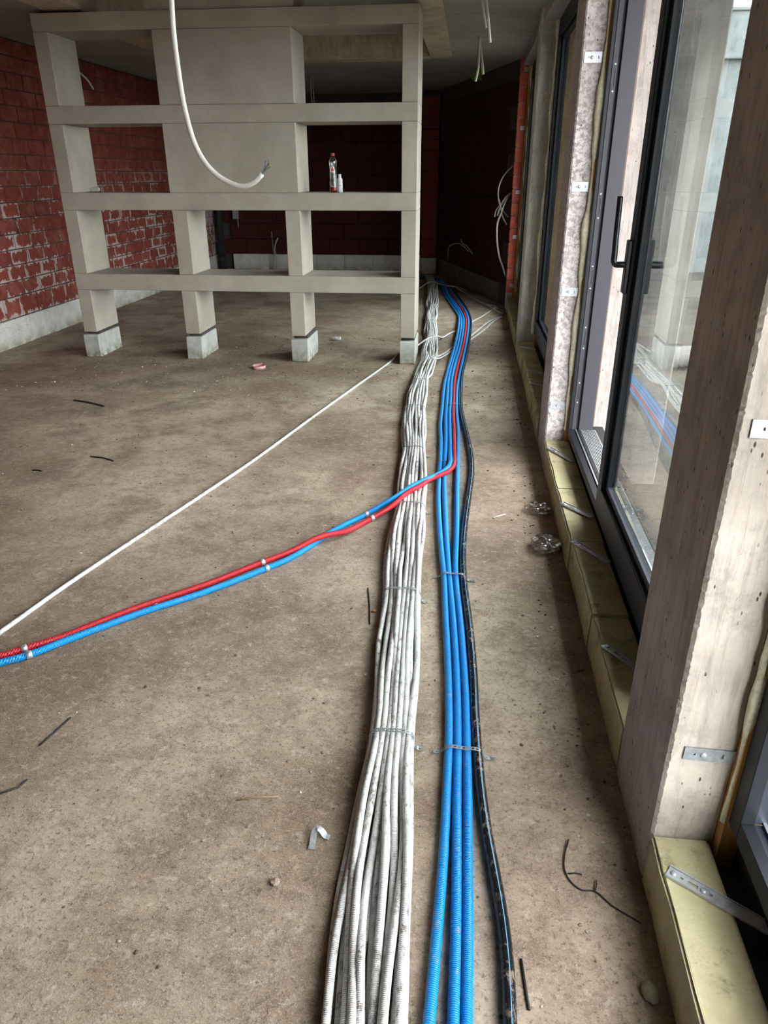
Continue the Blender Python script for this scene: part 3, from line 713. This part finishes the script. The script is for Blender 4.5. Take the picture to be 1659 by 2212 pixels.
rd = tag(tube('water_sleeve', lift3(RED), .0128, M['red'], None, seg=12, step=.025), 'red ribbed pipe sleeve turning left over the white bundle', 'pipe')
tag(tube('water_pipe', [(a, b, .0150 + (over(b) - .0135)) for a, b in BLACK], .0145, M['black'], None, seg=14), 'muddy black water pipe with a thin blue stripe, right of the blue sleeves', 'pipe')
def clip(par, pts, at):
    P = catmull([q[:2] + (q[2],) for q in pts], .012); best = min(range(1, len(P) - 1), key=lambda i: (P[i].x - at[0]) ** 2 + (P[i].y - at[1]) ** 2)
    d = (P[best + 1] - P[best - 1]).normalized(); c0 = P[best]
    me = tube_mesh('clip', [c0 - d * .010, c0 + d * .010], .0145, seg=14, smooth_path=False); mk('clip', me, M['metal'], par)
for at in ((-.806, 2.656), (-1.483, 1.958), (-.452, 3.232)): clip(b4, BLUE4, at)
for at in ((-.840, 2.700), (-1.517, 1.994), (-.42, 3.18)): clip(rd, RED, at)

# the bundle of white conduits
BUNDLE = [(0.5, -0.20, -0.045), (0.87, -0.222, -0.05), (0.973, -0.236, -0.055), (1.077, -0.249, -0.056), (1.196, -0.246, -0.056), (1.331, -0.246, -0.067), (1.486, -0.243, -0.084), (1.572, -0.24, -0.093), (1.667, -0.232, -0.098), (1.768, -0.242, -0.1), (1.879, -0.252, -0.1), (2.0, -0.262, -0.103), (2.132, -0.269, -0.109), (2.278, -0.277, -0.119), (2.475, -0.279, -0.13), (2.621, -0.301, -0.133), (2.823, -0.317, -0.136), (3.052, -0.325, -0.144), (3.335, -0.316, -0.163), (3.611, -0.336, -0.167), (3.957, -0.35, -0.19), (4.152, -0.348, -0.211), (4.452, -0.389, -0.218), (4.741, -0.408, -0.239), (5.02, -0.413, -0.262), (5.431, -0.424, -0.265), (5.745, -0.412, -0.278), (6.157, -0.423, -0.258), (6.55, -0.392, -0.248), (6.874, -0.414, -0.25), (7.182, -0.409, -0.262), (7.446, -0.404, -0.287), (7.876, -0.455, -0.296), (8.355, -0.457, -0.335), (8.705, -0.483, -0.329), (9.183, -0.489, -0.358), (9.601, -0.53, -0.359), (10.299, -0.546, -0.397), (11.195, -0.59, -0.435), (11.9, -0.65, -0.52), (12.4, -.72, -.58)]
def bundle_at(yv):
    for (a, l0, r0), (b, l1, r1) in zip(BUNDLE[:-1], BUNDLE[1:]):
        if a <= yv <= b: t = (yv - a) / (b - a); t = t * t * (3 - 2 * t); return l0 + (l1 - l0) * t, r0 + (r1 - r0) * t
    return BUNDLE[-1][1:]
NW = 17; RW = .0096; DW = 2 * RW
ph = [(random.uniform(0, 6.28), random.uniform(0, 6.28), random.uniform(1.1, 1.9), random.uniform(.5, .8)) for _ in range(NW)]
order = list(range(0, NW, 2)) + list(range(1, NW, 2))
paths = [[] for _ in range(NW)]; tops = {}
yy = .52; ties = [1.656, 2.469, 3.304, 4.112, 4.971, 5.686, 6.551, 7.36, 8.259, 9.077]
while yy < 12.3:
    l, r = bundle_at(yy); l += RW; r -= RW
    loose = min(1, min(abs(yy - q) for q in ties) / .35)
    xs = []
    for i in range(NW):
        p_ = ph[i]
        u = (i + (.15 + .75 * loose) * math.sin(yy * 2 * PI / p_[2] + p_[0]) + .35 * loose * math.sin(yy * 2 * PI / p_[3] + p_[1])) / (NW - 1)
        xs.append(l + (r - l) * max(0, min(1, u)))
    zs = [None] * NW
    for i in order:
        z = RW
        for j in range(NW):
            if zs[j] is not None:
                dx = abs(xs[i] - xs[j])
                if dx < DW * .93: z = max(z, min(zs[j] + math.sqrt((DW * .93) ** 2 - dx * dx), .056))
        zs[i] = z
    for i in range(NW): paths[i].append((xs[i], yy, zs[i]))
    yy += .03
for i in range(NW):
    P = paths[i]
    Q = []
    for k in range(len(P)):      # soften the stacking so that no conduit kinks
        a = P[max(0, k - 4):k + 5]; Q.append((sum(q[0] for q in a) / len(a), P[k][1], sum(q[2] for q in a) / len(a)))
    paths[i] = Q
    tag(tube('conduit', Q, RW, M['white'], None, seg=9, smooth_path=False), {0: 'leftmost white ribbed conduit of the long bundle along the floor', NW - 1: 'rightmost white ribbed conduit of the long bundle along the floor'}.get(i, 'white ribbed conduit inside the long bundle, neither its leftmost nor rightmost'), 'conduit', 'white conduits of the floor bundle')
def top_at(yv):
    k = min(range(len(paths[0])), key=lambda q: abs(paths[0][q][1] - yv))
    return max(p[k][2] for p in paths) + RW

# perforated steel bands holding the pipes down
def band(pts, yv, width, thick, label, group, holes, skew=0.0):
    P = catmull([(x, 0, z) for x, z in pts], .004); cells_ = []
    L = 0; acc = [0]
    for a, b in zip(P[:-1], P[1:]): L += (b - a).length; acc.append(L)
    mb = MB()
    def at(s):
        s = max(0, min(L, s)); i = 0
        lo, hi = 0, len(acc) - 1
        while hi - lo > 1:
            mid_ = (lo + hi) // 2
            if acc[mid_] <= s: lo = mid_
            else: hi = mid_
        t = (s - acc[lo]) / max(1e-9, acc[hi] - acc[lo]); p_ = P[lo].lerp(P[hi], t); d = (P[hi] - P[lo]).normalized(); return p_, Vector((-d.z, 0, d.x))
    def strip(s0, s1, w0, w1):
        a, na = at(s0); b, nb_ = at(s1)
        v = []
        for q, n_, s in ((a, na, s0), (b, nb_, s1)):
            sk = skew * (s / L - .5)
            for w_ in (w0, w1):
                for h in (0, thick): v.append((q.x + n_.x * h, yv + w_ + sk, q.z + n_.z * h))
        mb.add(v, [(0, 2, 3, 1), (4, 5, 7, 6), (0, 1, 5, 4), (2, 6, 7, 3), (1, 3, 7, 5), (0, 4, 6, 2)])
    s = 0; h = width / 2
    while s < L:
        if holes:
            strip(s, min(L, s + .006), -h, h)
            if s + .006 < L: strip(s + .006, min(L, s + .013), -h, -h * .45); strip(s + .006, min(L, s + .013), h * .45, h)
            s += .013
        else: strip(s, min(L, s + .01), -h, h); s += .01
    o = mb.build('perforated_band', M['metal_dull'], None)
    return tag(o, label, 'strap', group)
names = ['nearest', 'second', 'third', 'fourth', 'fifth', 'sixth', 'seventh', 'eighth', 'ninth', 'tenth']
for k, q in enumerate(ties):
    l, r = bundle_at(q); zt = top_at(q) + .001
    wd = .015 if k < 3 else .011
    pts = [(l - .030, .004), (l - .012, .003), (l - .002, .012), (l + .006, zt - .010), (l + .028, zt + .001), ((l + r) / 2, zt + .003), (r - .028, zt + .001), (r - .006, zt - .010), (r + .003, .012), (r + .014, .003), (r + .030, .003)]
    band(pts, q, wd, .0012, 'steel band over the white conduit bundle, %s counting from the camera' % names[k], 'steel bands on the white bundle', k < 3, .01)
for k, (q, l, r) in enumerate([(1.648, -.010, .104), (2.668, -.060, .046), (3.985, -.130, -.004), (5.152, -.158, -.008), (6.649, -.132, .022), (7.85, -.098, .062)]):
    zt = .030 + (over(q) - .0135)
    pts = [(l - .030, .004), (l - .012, .004), (l - .001, .015), (l + .012, zt - .0005), ((l + r) / 2, zt), (r - .012, zt), (r + .001, .015), (r + .012, .004), (r + .04, .004)]
    band(pts, q, .013 if k < 2 else .006, .0011, 'steel band across the blue sleeves, %s counting from the camera' % names[k], 'steel bands on the blue sleeves', k < 2, -.012)

# single white conduits crossing the floor
LOOSE = [(-1.86, 1.35, .0095), (-1.734, 1.796, 0.0095), (-1.667, 2.087, 0.0095), (-1.599, 2.415, 0.0095), (-1.532, 2.686, 0.0095), (-1.352, 3.378, 0.0095), (-1.225, 3.884, 0.0095), (-1.026, 4.828, 0.0095), (-0.872, 5.535, 0.0095), (-0.661, 6.51, 0.0095), (-0.632, 6.755, 0.0095), (-0.565, 6.96, 0.0095), (-0.47, 7.07, 0.03), (-0.395, 7.18, 0.064), (-0.333, 7.33, 0.068), (-0.280, 7.40, 0.06), (-0.235, 7.58, 0.014), (-0.175, 7.8, 0.0095), (-0.101, 7.983, 0.0095), (0.061, 8.497, 0.0095), (0.18, 8.853, 0.0095), (0.291, 9.249, 0.0095), (0.37, 9.548, 0.0095)]
lo_ = tag(tube('conduit', LOOSE, .0092, M['white'], None, seg=10), 'lone white conduit lying diagonally across the open floor from the left', 'conduit')
G2 = 'white conduits branching off to the window front'
D2 = [(-0.300, 6.50), (-0.253, 6.64), (-0.183, 6.895), (-0.117, 7.151), (0.04, 7.657), (0.148, 8.096), (0.276, 8.591), (0.393, 8.841)]
D3 = [(-0.290, 6.42), (-0.232, 6.569), (-0.165, 6.837), (-0.100, 7.062), (0.060, 7.548), (0.195, 8.034), (0.325, 8.594), (0.415, 8.873)]
zz = lambda P: [(a, b, .064 if k == 0 else (.03 if k == 1 else .0095)) for k, (a, b) in enumerate(P)]
tag(tube('conduit', zz(D2), .009, M['white'], None, seg=10), 'upper of two white conduits branching right under the blue sleeves', 'conduit', G2)
tag(tube('conduit', zz(D3), .009, M['white'], None, seg=10), 'lower of two white conduits branching right under the blue sleeves', 'conduit', G2)
D4 = [(-0.86, 11.0, .009), (-0.704, 11.15, .012), (-0.63, 11.3, .05), (-0.54, 11.4, .075), (-0.45, 11.3, .06), (-0.34, 11.2, .045), (-0.236, 11.1, .05), (-0.13, 11.1, .03), (-0.05, 11.1, .009), (-0.01, 11.0, .009)]
tag(tube('conduit', D4, .009, M['grey_dim'], None, seg=8), 'dim conduit arching over the pipes at the dark far end', 'conduit')
D5 = [(-0.16, 10.98), (-0.045, 10.65), (0.066, 10.173), (0.19, 9.762), (0.295, 9.429), (0.343, 9.185), (0.399, 9.028), (0.425, 8.976), (0.448, 9.15), (0.455, 9.40)]
tag(tube('conduit', [(a, b, .03) for a, b in D5], .009, M['grey_dim'], None, seg=8), 'dim grey conduit curving along the floor to the foot of the brick end', 'conduit')
D6 = [(0.04, 10.173), (0.116, 10.009), (0.227, 9.78), (0.36, 9.64)]
tag(tube('conduit', [(a, b, .010) for a, b in D6], .009, M['grey_dim'], None, seg=8), 'short dim conduit lying at the foot of the dark angled wall', 'conduit')

# ================================================================== HANGING CABLES
HANG = [(-0.70, 2.1, ZC + .3), (-0.73, 2.1, 2.35), (-0.758, 2.1, 1.997), (-0.762, 2.1, 1.941), (-0.765, 2.1, 1.883), (-0.764, 2.1, 1.803), (-0.756, 2.1, 1.699), (-0.735, 2.1, 1.612), (-0.702, 2.1, 1.561), (-0.66, 2.1, 1.531), (-0.616, 2.1, 1.519), (-0.583, 2.1, 1.53), (-0.561, 2.1, 1.549)]
HANG[0] = (-.70, 2.1, ZC + .004)
hc = empty('hanging_cable', HANG[0]); tag(hc, 'white cable hanging in a big hook before the shelving, wires bared', 'cable')
hinv = Matrix.Translation(-Vector(HANG[0]))
me = tube_mesh('sheath', HANG, .0070, seg=12, step=.008); me.transform(hinv); mk('sheath', me, M['white_plain'], hc)
for dx, dz, cn, cc in ((.010, .022, 'blue', (.05, .10, .25)), (.016, .021, 'brown', (.12, .06, .03)), (.020, .012, 'green', (.10, .16, .05))):
    me = tube_mesh('wire', [(-.562, 2.1 + (dx - .015) * .3, 1.548), (-.556 + dx * .4, 2.1 + (dx - .015) * .8, 1.555 + dz * .4), (-.557 + dx, 2.1 + (dx - .015), 1.556 + dz), (-.556 + dx * .8, 2.1, 1.560 + dz)], .0016, seg=6, step=.004); me.transform(hinv)
    mk('wire', me, plain(cn + '_wire', cc, .5), hc)
def cable(pts, r, label, mat='white_plain', name='hanging_cable', cat='cable', group=None, seg=8):
    return tag(tube(name, pts, r, M[mat], None, seg=seg, step=.03), label, cat, group)
cable([(-.01, 5.6, ZC + .004), (0.013, 5.6, 2.547), (0.024, 5.6, 2.479), (0.046, 5.6, 2.396)], .0085, 'shorter of the two near white cables hanging from the ceiling by the windows')
cable([(0.02, 5.6, ZC + .004), (0.036, 5.6, 2.546), (0.056, 5.6, 2.432), (0.074, 5.6, 2.316)], .0085, 'longer of the two near white cables hanging from the ceiling by the windows')
cable([(0.004, 8.127, ZC + .004), (0.005, 8.127, 2.606), (0.006, 8.127, 2.459), (-0.016, 8.127, 2.347)], .0115, 'left cable of the crossed pair hanging from the ceiling before the green box')
cable([(0.006, 8.15, ZC + .004), (0.019, 8.15, 2.623), (0.041, 8.15, 2.51), (0.056, 8.15, 2.407)], .0115, 'right cable of the crossed pair hanging from the ceiling before the green box')
LS = [([(0.50, 9.76, 1.65), (0.481, 9.7, 1.633), (0.382, 9.66, 1.54), (0.325, 9.66, 1.425), (0.315, 9.68, 1.315), (0.339, 9.7, 1.206), (0.389, 9.7, 1.128), (0.450, 9.66, 1.062)], 'uppermost white conduit loop bowing out of the wall beside the brick end'),
      ([(0.49, 9.74, 1.33), (0.465, 9.68, 1.325), (0.412, 9.66, 1.288), (0.355, 9.66, 1.193), (0.32, 9.66, 1.075)], 'short thick white conduit hanging down left among the loops by the brick end'),
      ([(0.485, 9.75, 1.325), (0.413, 9.64, 1.254), (0.36, 9.62, 1.098), (0.327, 9.62, 1.003), (0.333, 9.62, 0.795), (0.377, 9.62, 0.594), (0.425, 9.62, 0.485), (0.455, 9.62, 0.396)], 'longest white conduit hanging down beside the brick end with a blue tip'),
      ([(0.49, 9.76, 1.355), (0.45, 9.7, 1.316), (0.378, 9.7, 1.228), (0.305, 9.7, 1.144), (0.288, 9.7, 1.059)], 'thin white conduit end pointing left among the loops by the brick end'),
      ([(0.328, 9.63, 1.264), (0.355, 9.63, 1.166), (0.386, 9.63, 1.062), (0.440, 9.64, 0.978)], 'lower short conduit end crossing the loops toward the brick end')]
for k, (P, lab_) in enumerate(LS):
    o = cable(P, .011 if k in (1, 2) else .008, lab_, name='wall_conduit', cat='conduit')
    if k == 2: mk('tip', tube_mesh('tip', [(.452, 9.62, .402), (.463, 9.62, .376)], .0118, seg=8, smooth_path=False), plain('blue_tip', (.05, .12, .40), .5), o)
def wally(x): return 9.62 + (x - .50) / (-1.02) * 3.28 - .12
cable([(-.333, wally(-.333) + .14, .27), (-.333, wally(-.333) - .02, .36), (-0.325, wally(-.325) - .1, 0.47), (-0.265, 11.6, 0.58), (-0.150, 11.3, 0.618), (-0.069, 11.05, 0.59), (-0.013, 10.9, 0.55)], .009, 'dim conduit arching out of the foot of the dark angled wall', 'grey_dim', 'wall_conduit', 'conduit')
cable([(-0.13, wally(-.13) + .10, 0.66), (-0.10, 11.1, 0.645), (-0.025, 10.95, 0.603), (0.040, 10.85, 0.529)], .009, 'short dim conduit end drooping above the arched one', 'grey_dim', 'wall_conduit', 'conduit')
cable([(-4.47, 8.80, 2.62), (-4.38, 8.84, 2.585), (-4.30, 8.92, 2.50), (-4.27, 8.98, 2.41)], .011, 'white conduit stub sticking out of the brick wall in the upper left opening', 'white_plain', 'wall_conduit', 'conduit')
cable([(-2.20, 11, ZC + .004), (-2.195, 11, 2.55), (-2.19, 11, 2.40)], .006, 'left of two thin wires hanging in the dark upper right opening', 'grey_dim')
cable([(-2.16, 11, ZC + .004), (-2.165, 11, 2.55), (-2.155, 11, 2.40)], .006, 'right of two thin wires hanging in the dark upper right opening', 'grey_dim')
cable([(-3.345, 13.1, .0), (-3.35, 13.1, .22), (-3.36, 13.08, .35), (-3.33, 13.05, .46), (-3.27, 13.0, .55)], .013, 'grey conduit stub rising from the floor and bending right at the back wall', 'grey_dim', 'wall_conduit', 'conduit')
cable([(-3.40, 13.14, .0), (-3.40, 13.14, .35), (-3.41, 13.14, .64)], .008, 'thin straight conduit rising beside the bent stub at the back wall', 'grey_dim', 'wall_conduit', 'conduit')
dp = tag(empty('drain_pipe', (-4.30, 13.05, 0)), 'thick black drain pipe standing in the far left corner behind the shelving', 'pipe')
mk('pipe', tube_mesh('pipe', [(0, 0, 0), (0, 0, ZC)], .062, seg=16, smooth_path=False), M['membrane'], dp)
mk('collar', tube_mesh('collar', [(0, 0, .14), (0, 0, .24)], .070, seg=16, smooth_path=False), M['membrane'], dp)
mk('collar', tube_mesh('collar', [(0, 0, 1.2), (0, 0, 1.3)], .070, seg=16, smooth_path=False), M['membrane'], dp)
jb = tag(empty('junction_box', (-4.05, 13.19, .88)), 'small grey box with a cable stub on the back wall behind the shelving', 'box')
box('housing', M['metal_dull'], jb, -.05, .05, 0, .08, -.05, .14, .008); mk('stub', tube_mesh('stub', [(.03, .03, -.05), (.035, .03, -.12), (.03, .03, -.18)], .008, seg=6), M['grey_dim'], jb)
gb = tag(box('ceiling_box', plain('green_plastic', (.10, .24, .02), .5), None, -.065, .055, 10.40, 10.50, ZC - .13, ZC + .003, .006), 'green plastic box under the dark ceiling near the angled wall', 'box')

# ================================================================== STEEL MOUNTING STRAPS
def strap(name, length, width, slots, screws, mat4, label, flange=0.0, dark=False, th=.0022):
    e = empty(name); e.matrix_world = mat4; tag(e, label, 'bracket', 'steel window straps')
    mb = MB(); x = 0; hw = width / 2
    for (a, b, h) in slots:
        mb.box(x, a, -hw, hw, 0, th); mb.box(a, b, -hw, -h, 0, th); mb.box(a, b, h, hw, 0, th); x = b
    mb.box(x, length, -hw, hw, 0, th)
    if flange > 0: mb.box(0, length, -hw - .001, -hw + .001, 0, flange); mb.box(0, length, hw - .001, hw + .001, 0, flange)
    mb.build('plate', M['metal'] if not dark else M['metal_dull'], e)
    for s in screws: lathe('screw', [(.0075, th), (.0075, th + .001), (.006, th + .0035), (.003, th + .0045)], M['metal'], e, 10, (s, 0, 0))
    return e
def frame_m(o, X, Z):
    X = Vector(X).normalized(); Z = Vector(Z).normalized(); Y = Z.cross(X)
    m_ = Matrix((X, Y, Z)).transposed().to_4x4(); m_.translation = o; return m_
SL = [(.028, .034, .003), (.044, .066, .004), (.090, .096, .003)]
def sill_strap(a, b, label, length=.0, width=.026):
    A = Vector((a[0], a[1], .1535)); B = Vector((b[0], b[1], .1535)); L = length or (B - A).length
    return strap('mounting_strap', L, width, [q for q in SL if q[1] < L - .012], [.013, .078] if L > .12 else [.013], frame_m(A, B - A, (0, 0, 1)), label, .006)
sill_strap((.495, 1.182), (.668, 1.062), 'large bright steel strap on the yellow sill nearest the camera', width=.030)
sill_strap((.494, 2.033), (.60, 1.885), 'steel strap on the yellow sill right behind the near column')
sill_strap((.484, 2.776), (.598, 2.60), 'steel strap on the yellow sill, below the sliding leaf corner')
sill_strap((.482, 3.163), (.598, 3.02), 'steel strap on the yellow sill before the open door gap')
sill_strap((.484, 3.93), (.60, 3.72), 'steel strap on the yellow sill at the foot of the flaking column')
sill_strap((.484, 5.72), (.605, 5.60), 'middle of the three straps on the far yellow sill')
sill_strap((.484, 5.32), (.60, 5.22), 'nearest of the three straps on the far yellow sill')
sill_strap((.490, 6.55), (.605, 6.44), 'farthest strap on the far yellow sill at the foot of the grey column')
def col_strap(x0, x1, yf, z, label, dark=False, width=.026, tilt=.0, screw=.3):
    L = x1 - x0
    return strap('mounting_strap', L, width, [(.020, .024, .003), (L * .62, L * .62 + .006, .006)], [L * screw if L * screw > .034 else .036], frame_m((x0, yf - .0008, z), (1, 0, tilt), (0, -1, 0)), label, 0, dark)
col_strap(.515, .640, 1.2860, .400, 'dark steel strap on the nearest column just above the sill', True, .034, -.03, .33)
col_strap(.506, .640, 1.2860, 1.142, 'steel strap at the right picture edge high on the nearest column', False, .034, 0, .2)
for z, n_ in ((2.042, 'uppermost'), (1.486, 'second from top'), (.976, 'third from top'), (.352, 'lowest')):
    col_strap(.497, .600, 4.0890, z, 'small steel strap on the flaking column, %s of four' % n_, width=.044)
for z, n_ in ((2.566, 'uppermost'), (1.977, 'second from top'), (1.378, 'middle'), (.890, 'second from bottom'), (.367, 'lowest')):
    col_strap(.528, .636, 6.8190, z, 'small steel strap on the greenish grey column, %s of five' % n_, width=.036)
for z, n_ in ((2.585, 'uppermost'), (2.011, 'second from top'), (1.346, 'middle'), (.851, 'second from bottom'), (.287, 'lowest')):
    col_strap(.512, .602, 9.4420, z, 'small steel strap on the red brick wall end, %s of five' % n_, width=.04)

# ================================================================== DEBRIS
ld = empty('plastic_lid', (-1.786, 6.158, 0)); tag(ld, 'shallow pinkish plastic lid with red inside on the floor before the shelving', 'lid')  # a round plastic lid, red on the inside
lathe('rim', [(.050, .001), (.056, .004), (.058, .028), (.055, .030), (.053, .010), (.002, .009)], plain('lid_pink', (.60, .33, .33), .5), ld, 24)
lathe('lid_inside', [(.051, .0095), (.050, .012), (.01, .0125)], plain('lid_red', (.36, .04, .06), .4), ld, 20)
sp = [(0, 0, .001), (.028, .004, .002), (.050, .006, .010), (.058, .008, .030), (.046, .016, .040), (.030, .030, .030), (.020, .040, .012), (.034, .060, .004)]
def ribbon(name, pts, width, th, mat, label, cat, loc, rz):
    P = catmull(pts, .006); v = []; f = []
    for i, q in enumerate(P):
        T = (P[min(i + 1, len(P) - 1)] - P[max(0, i - 1)]).normalized(); B = Vector((0, 0, 1)).cross(T)
        B = B.normalized() if B.length > .05 else Vector((0, 1, 0)); N = T.cross(B)
        for sgn in (-1, 1):
            for h in (0, th): v.append(tuple(q + B * sgn * width / 2 + N * h))
    for i in range(len(P) - 1):
        a = i * 4; b = a + 4; f += [(a, b, b + 2, a + 2), (a + 1, a + 3, b + 3, b + 1), (a, a + 1, b + 1, b), (a + 2, b + 2, b + 3, a + 3)]
    f += [(0, 2, 3, 1), (len(v) - 4, len(v) - 3, len(v) - 1, len(v) - 2)]
    o = mk(name, mesh_from(name, v, f), mat, None, loc); o.rotation_euler = (0, 0, rz); return tag(o, label, cat)
ribbon('metal_offcut', [(0, 0, .006), (.002, .022, .007), (.004, .040, .016), (.010, .050, .024), (.022, .046, .020), (.034, .036, .010), (.044, .034, .008)], .016, .001, M['metal'], 'bent bright metal offcut lying on the floor left of the white bundle', 'scrap', (-.329, 1.275, 0), .1)
tag(lump('pebble', M['floor'], None, (-.396, 1.173, .008), (.012, .011, .009), 2, .3, 1.5, 1), 'small round pebble on the bare floor left of the white bundle', 'pebble')
film = mat_clear('crumpled_film', (.80, .77, .74), .22)
tag(lump('plastic_film', film, None, (.405, 3.386, .022), (.058, .05, .020), 4, .55, 2.6, 3), 'small crumpled clear plastic film on the floor by the sill', 'plastic film')
tag(lump('plastic_film', film, None, (.405, 2.995, .024), (.065, .075, .022), 4, .55, 2.6, 5), 'larger crumpled clear plastic film, nearer the camera by the sill', 'plastic film')
lf = mesh_from('green_leaf', [(-.022, 0, .002), (-.008, .008, .006), (.012, .009, .006), (.024, 0, .003), (.012, -.009, .004), (-.008, -.008, .004), (-.022, 0, .001), (-.008, .008, .005), (.012, .009, .005), (.024, 0, .002), (.012, -.009, .003), (-.008, -.008, .003)], [(0, 1, 2, 3, 4, 5), (11, 10, 9, 8, 7, 6)])
o = mk('green_leaf', lf, plain('leaf_green', (.10, .22, .04), .5), None, (.426, 3.248, 0)); o.rotation_euler = (0, 0, .3); tag(o, 'small green leaf on the floor between the two plastic films', 'leaf')
tag(lump('brick_crumb', plain('orange_crumb', (.45, .15, .06), .8), None, (-.307, 2.387, .005), (.012, .007, .006), 1, .3, 2, 2), 'orange brick crumb on the floor beside the white bundle', 'rubble')
tag(lump('paper_scrap', plain('paper_scrap_white', (.62, .60, .57), .7), None, (-1.311, 7.424, .016), (.05, .035, .018), 2, .6, 2.5, 6), 'crumpled whitish scrap on the floor under the shelving', 'scrap')
tag(tube('white_stick', [(0.175, 3.287, .004), (0.205, 3.313, .0045), (0.238, 3.337, .004)], .004, M['white_plain'], None, seg=8), 'short white stick on the floor right of the black pipe', 'stick')
tag(lump('white_chip', plain('white_chip_mat', (.7, .69, .66), .7), None, (-1.168, 2.338, .006), (.012, .007, .007), 1, .2, 2, 8), 'white chip on the floor touching the red sleeve', 'rubble')
blackw = plain('black_wire', (.012, .011, .010), .6)
tw = empty('wire_twig', (.333, 1.233, .004)); tag(tw, 'thin black branching wire on the floor beside the near sill', 'wire')
tinv = Matrix.Translation((-.333, -1.233, -.004))
for P in ([(0.319, 1.375, .006), (0.303, 1.324, .004), (0.299, 1.284, .004), (0.31, 1.253, .004), (0.333, 1.233, .004), (0.364, 1.233, .004), (0.396, 1.201, .004), (0.456, 1.161, .004)], [(0.307, 1.275, .004), (.322, 1.277, .006), (0.339, 1.276, .004)], [(0.364, 1.233, .004), (.369, 1.247, .008), (0.371, 1.262, .006)]):
    me = tube_mesh('strand', P, .0017, seg=6, step=.01); me.transform(tinv); mk('strand', me, blackw, tw)
for k, (P, r, lab_, dk) in enumerate([([(-1.211, 1.552), (-1.195, 1.61), (-1.18, 1.679)], .0028, 'straight grey stick on the bare floor at the left', 1), ([(-1.30, 1.34), (-1.219, 1.364), (-1.181, 1.392), (-1.173, 1.42)], .003, 'bent dark twig at the left edge of the near floor', 1),
        ([(0.180, 1.048), (0.184, 1.004), (0.190, 0.943)], .003, 'black ragged strip lying beside the near black pipe', 1), ([(-0.353, 2.56), (-0.33, 2.43), (-0.312, 2.30)], .0025, 'thin black stick beside the white bundle', 1),
        ([(-2.911, 5.036), (-2.77, 4.99), (-2.613, 4.91)], .006, 'dark stick on the far left floor before the shelving', 1), ([(-2.221, 3.906), (-2.13, 3.89), (-2.047, 3.846)], .004, 'short dark twig on the left floor, beyond the lone conduit', 1), ([(-0.565, 1.412), (-.51, 1.43), (-0.455, 1.437)], .0018, 'pale brown straw on the near floor', 0), ([(-2.446, 3.654), (-2.41, 3.66), (-2.385, 3.646)], .004, 'small dark splinter at the left edge of the floor', 1)]):
    tag(tube('twig', [(a, b, r) for a, b in P], r, blackw if dk else plain('straw', (.30, .20, .10), .8), None, seg=6), lab_, 'twig')
tag(lump('mortar_lump', M['block'], None, (.44, 1.0, .012), (.018, .022, .016), 2, .3, 1.7, 9), 'grey mortar lump in the dark corner below the near sill', 'rubble')
# loose grit nobody could count
gm = MB(); random.seed(21)
ico = bmesh.new(); bmesh.ops.create_icosphere(ico, subdivisions=1, radius=1); iv = [v.co.copy() for v in ico.verts]; ifc = [tuple(v.index for v in f.verts) for f in ico.faces]; ico.free()
for k in range(1500):
    if k < 350: x, y_ = random.gauss(.40, .07), random.uniform(1.0, 6.5)
    elif k < 900: x, y_ = random.uniform(-3.6, .45), random.uniform(5.2, 7.6)
    else: x, y_ = random.uniform(-3.6, .46), random.uniform(.9, 6.5)
    if x > .47: continue
    if y_ > 6.4 and y_ < 6.95 and any(a - .03 < x < b + .03 for a, b in ((-3.52, -3.36), (-2.54, -2.38), (-1.56, -1.39), (-.58, -.43))): continue
    s = random.uniform(.0012, .0042) * (1 + .12 * y_); rz = random.uniform(0, PI)
    gm.add([(x + s * 1.5 * (v.x * math.cos(rz) - v.y * math.sin(rz) * .7), y_ + s * 1.5 * (v.x * math.sin(rz) + v.y * .7 * math.cos(rz)), s * .5 + v.z * s * .6) for v in iv], ifc)
gmt = NT('grit'); gq = gmt.ramp(gmt.noise(9, 1), [(.42, (.09, .065, .045)), (.52, (.22, .17, .12)), (.64, (.55, .50, .43))]); gmt.done(gq, .9)
tag(gm.build('loose_grit', gmt.mat, None), 'loose grit and crumbs scattered over the concrete floor', 'grit', kind='stuff')
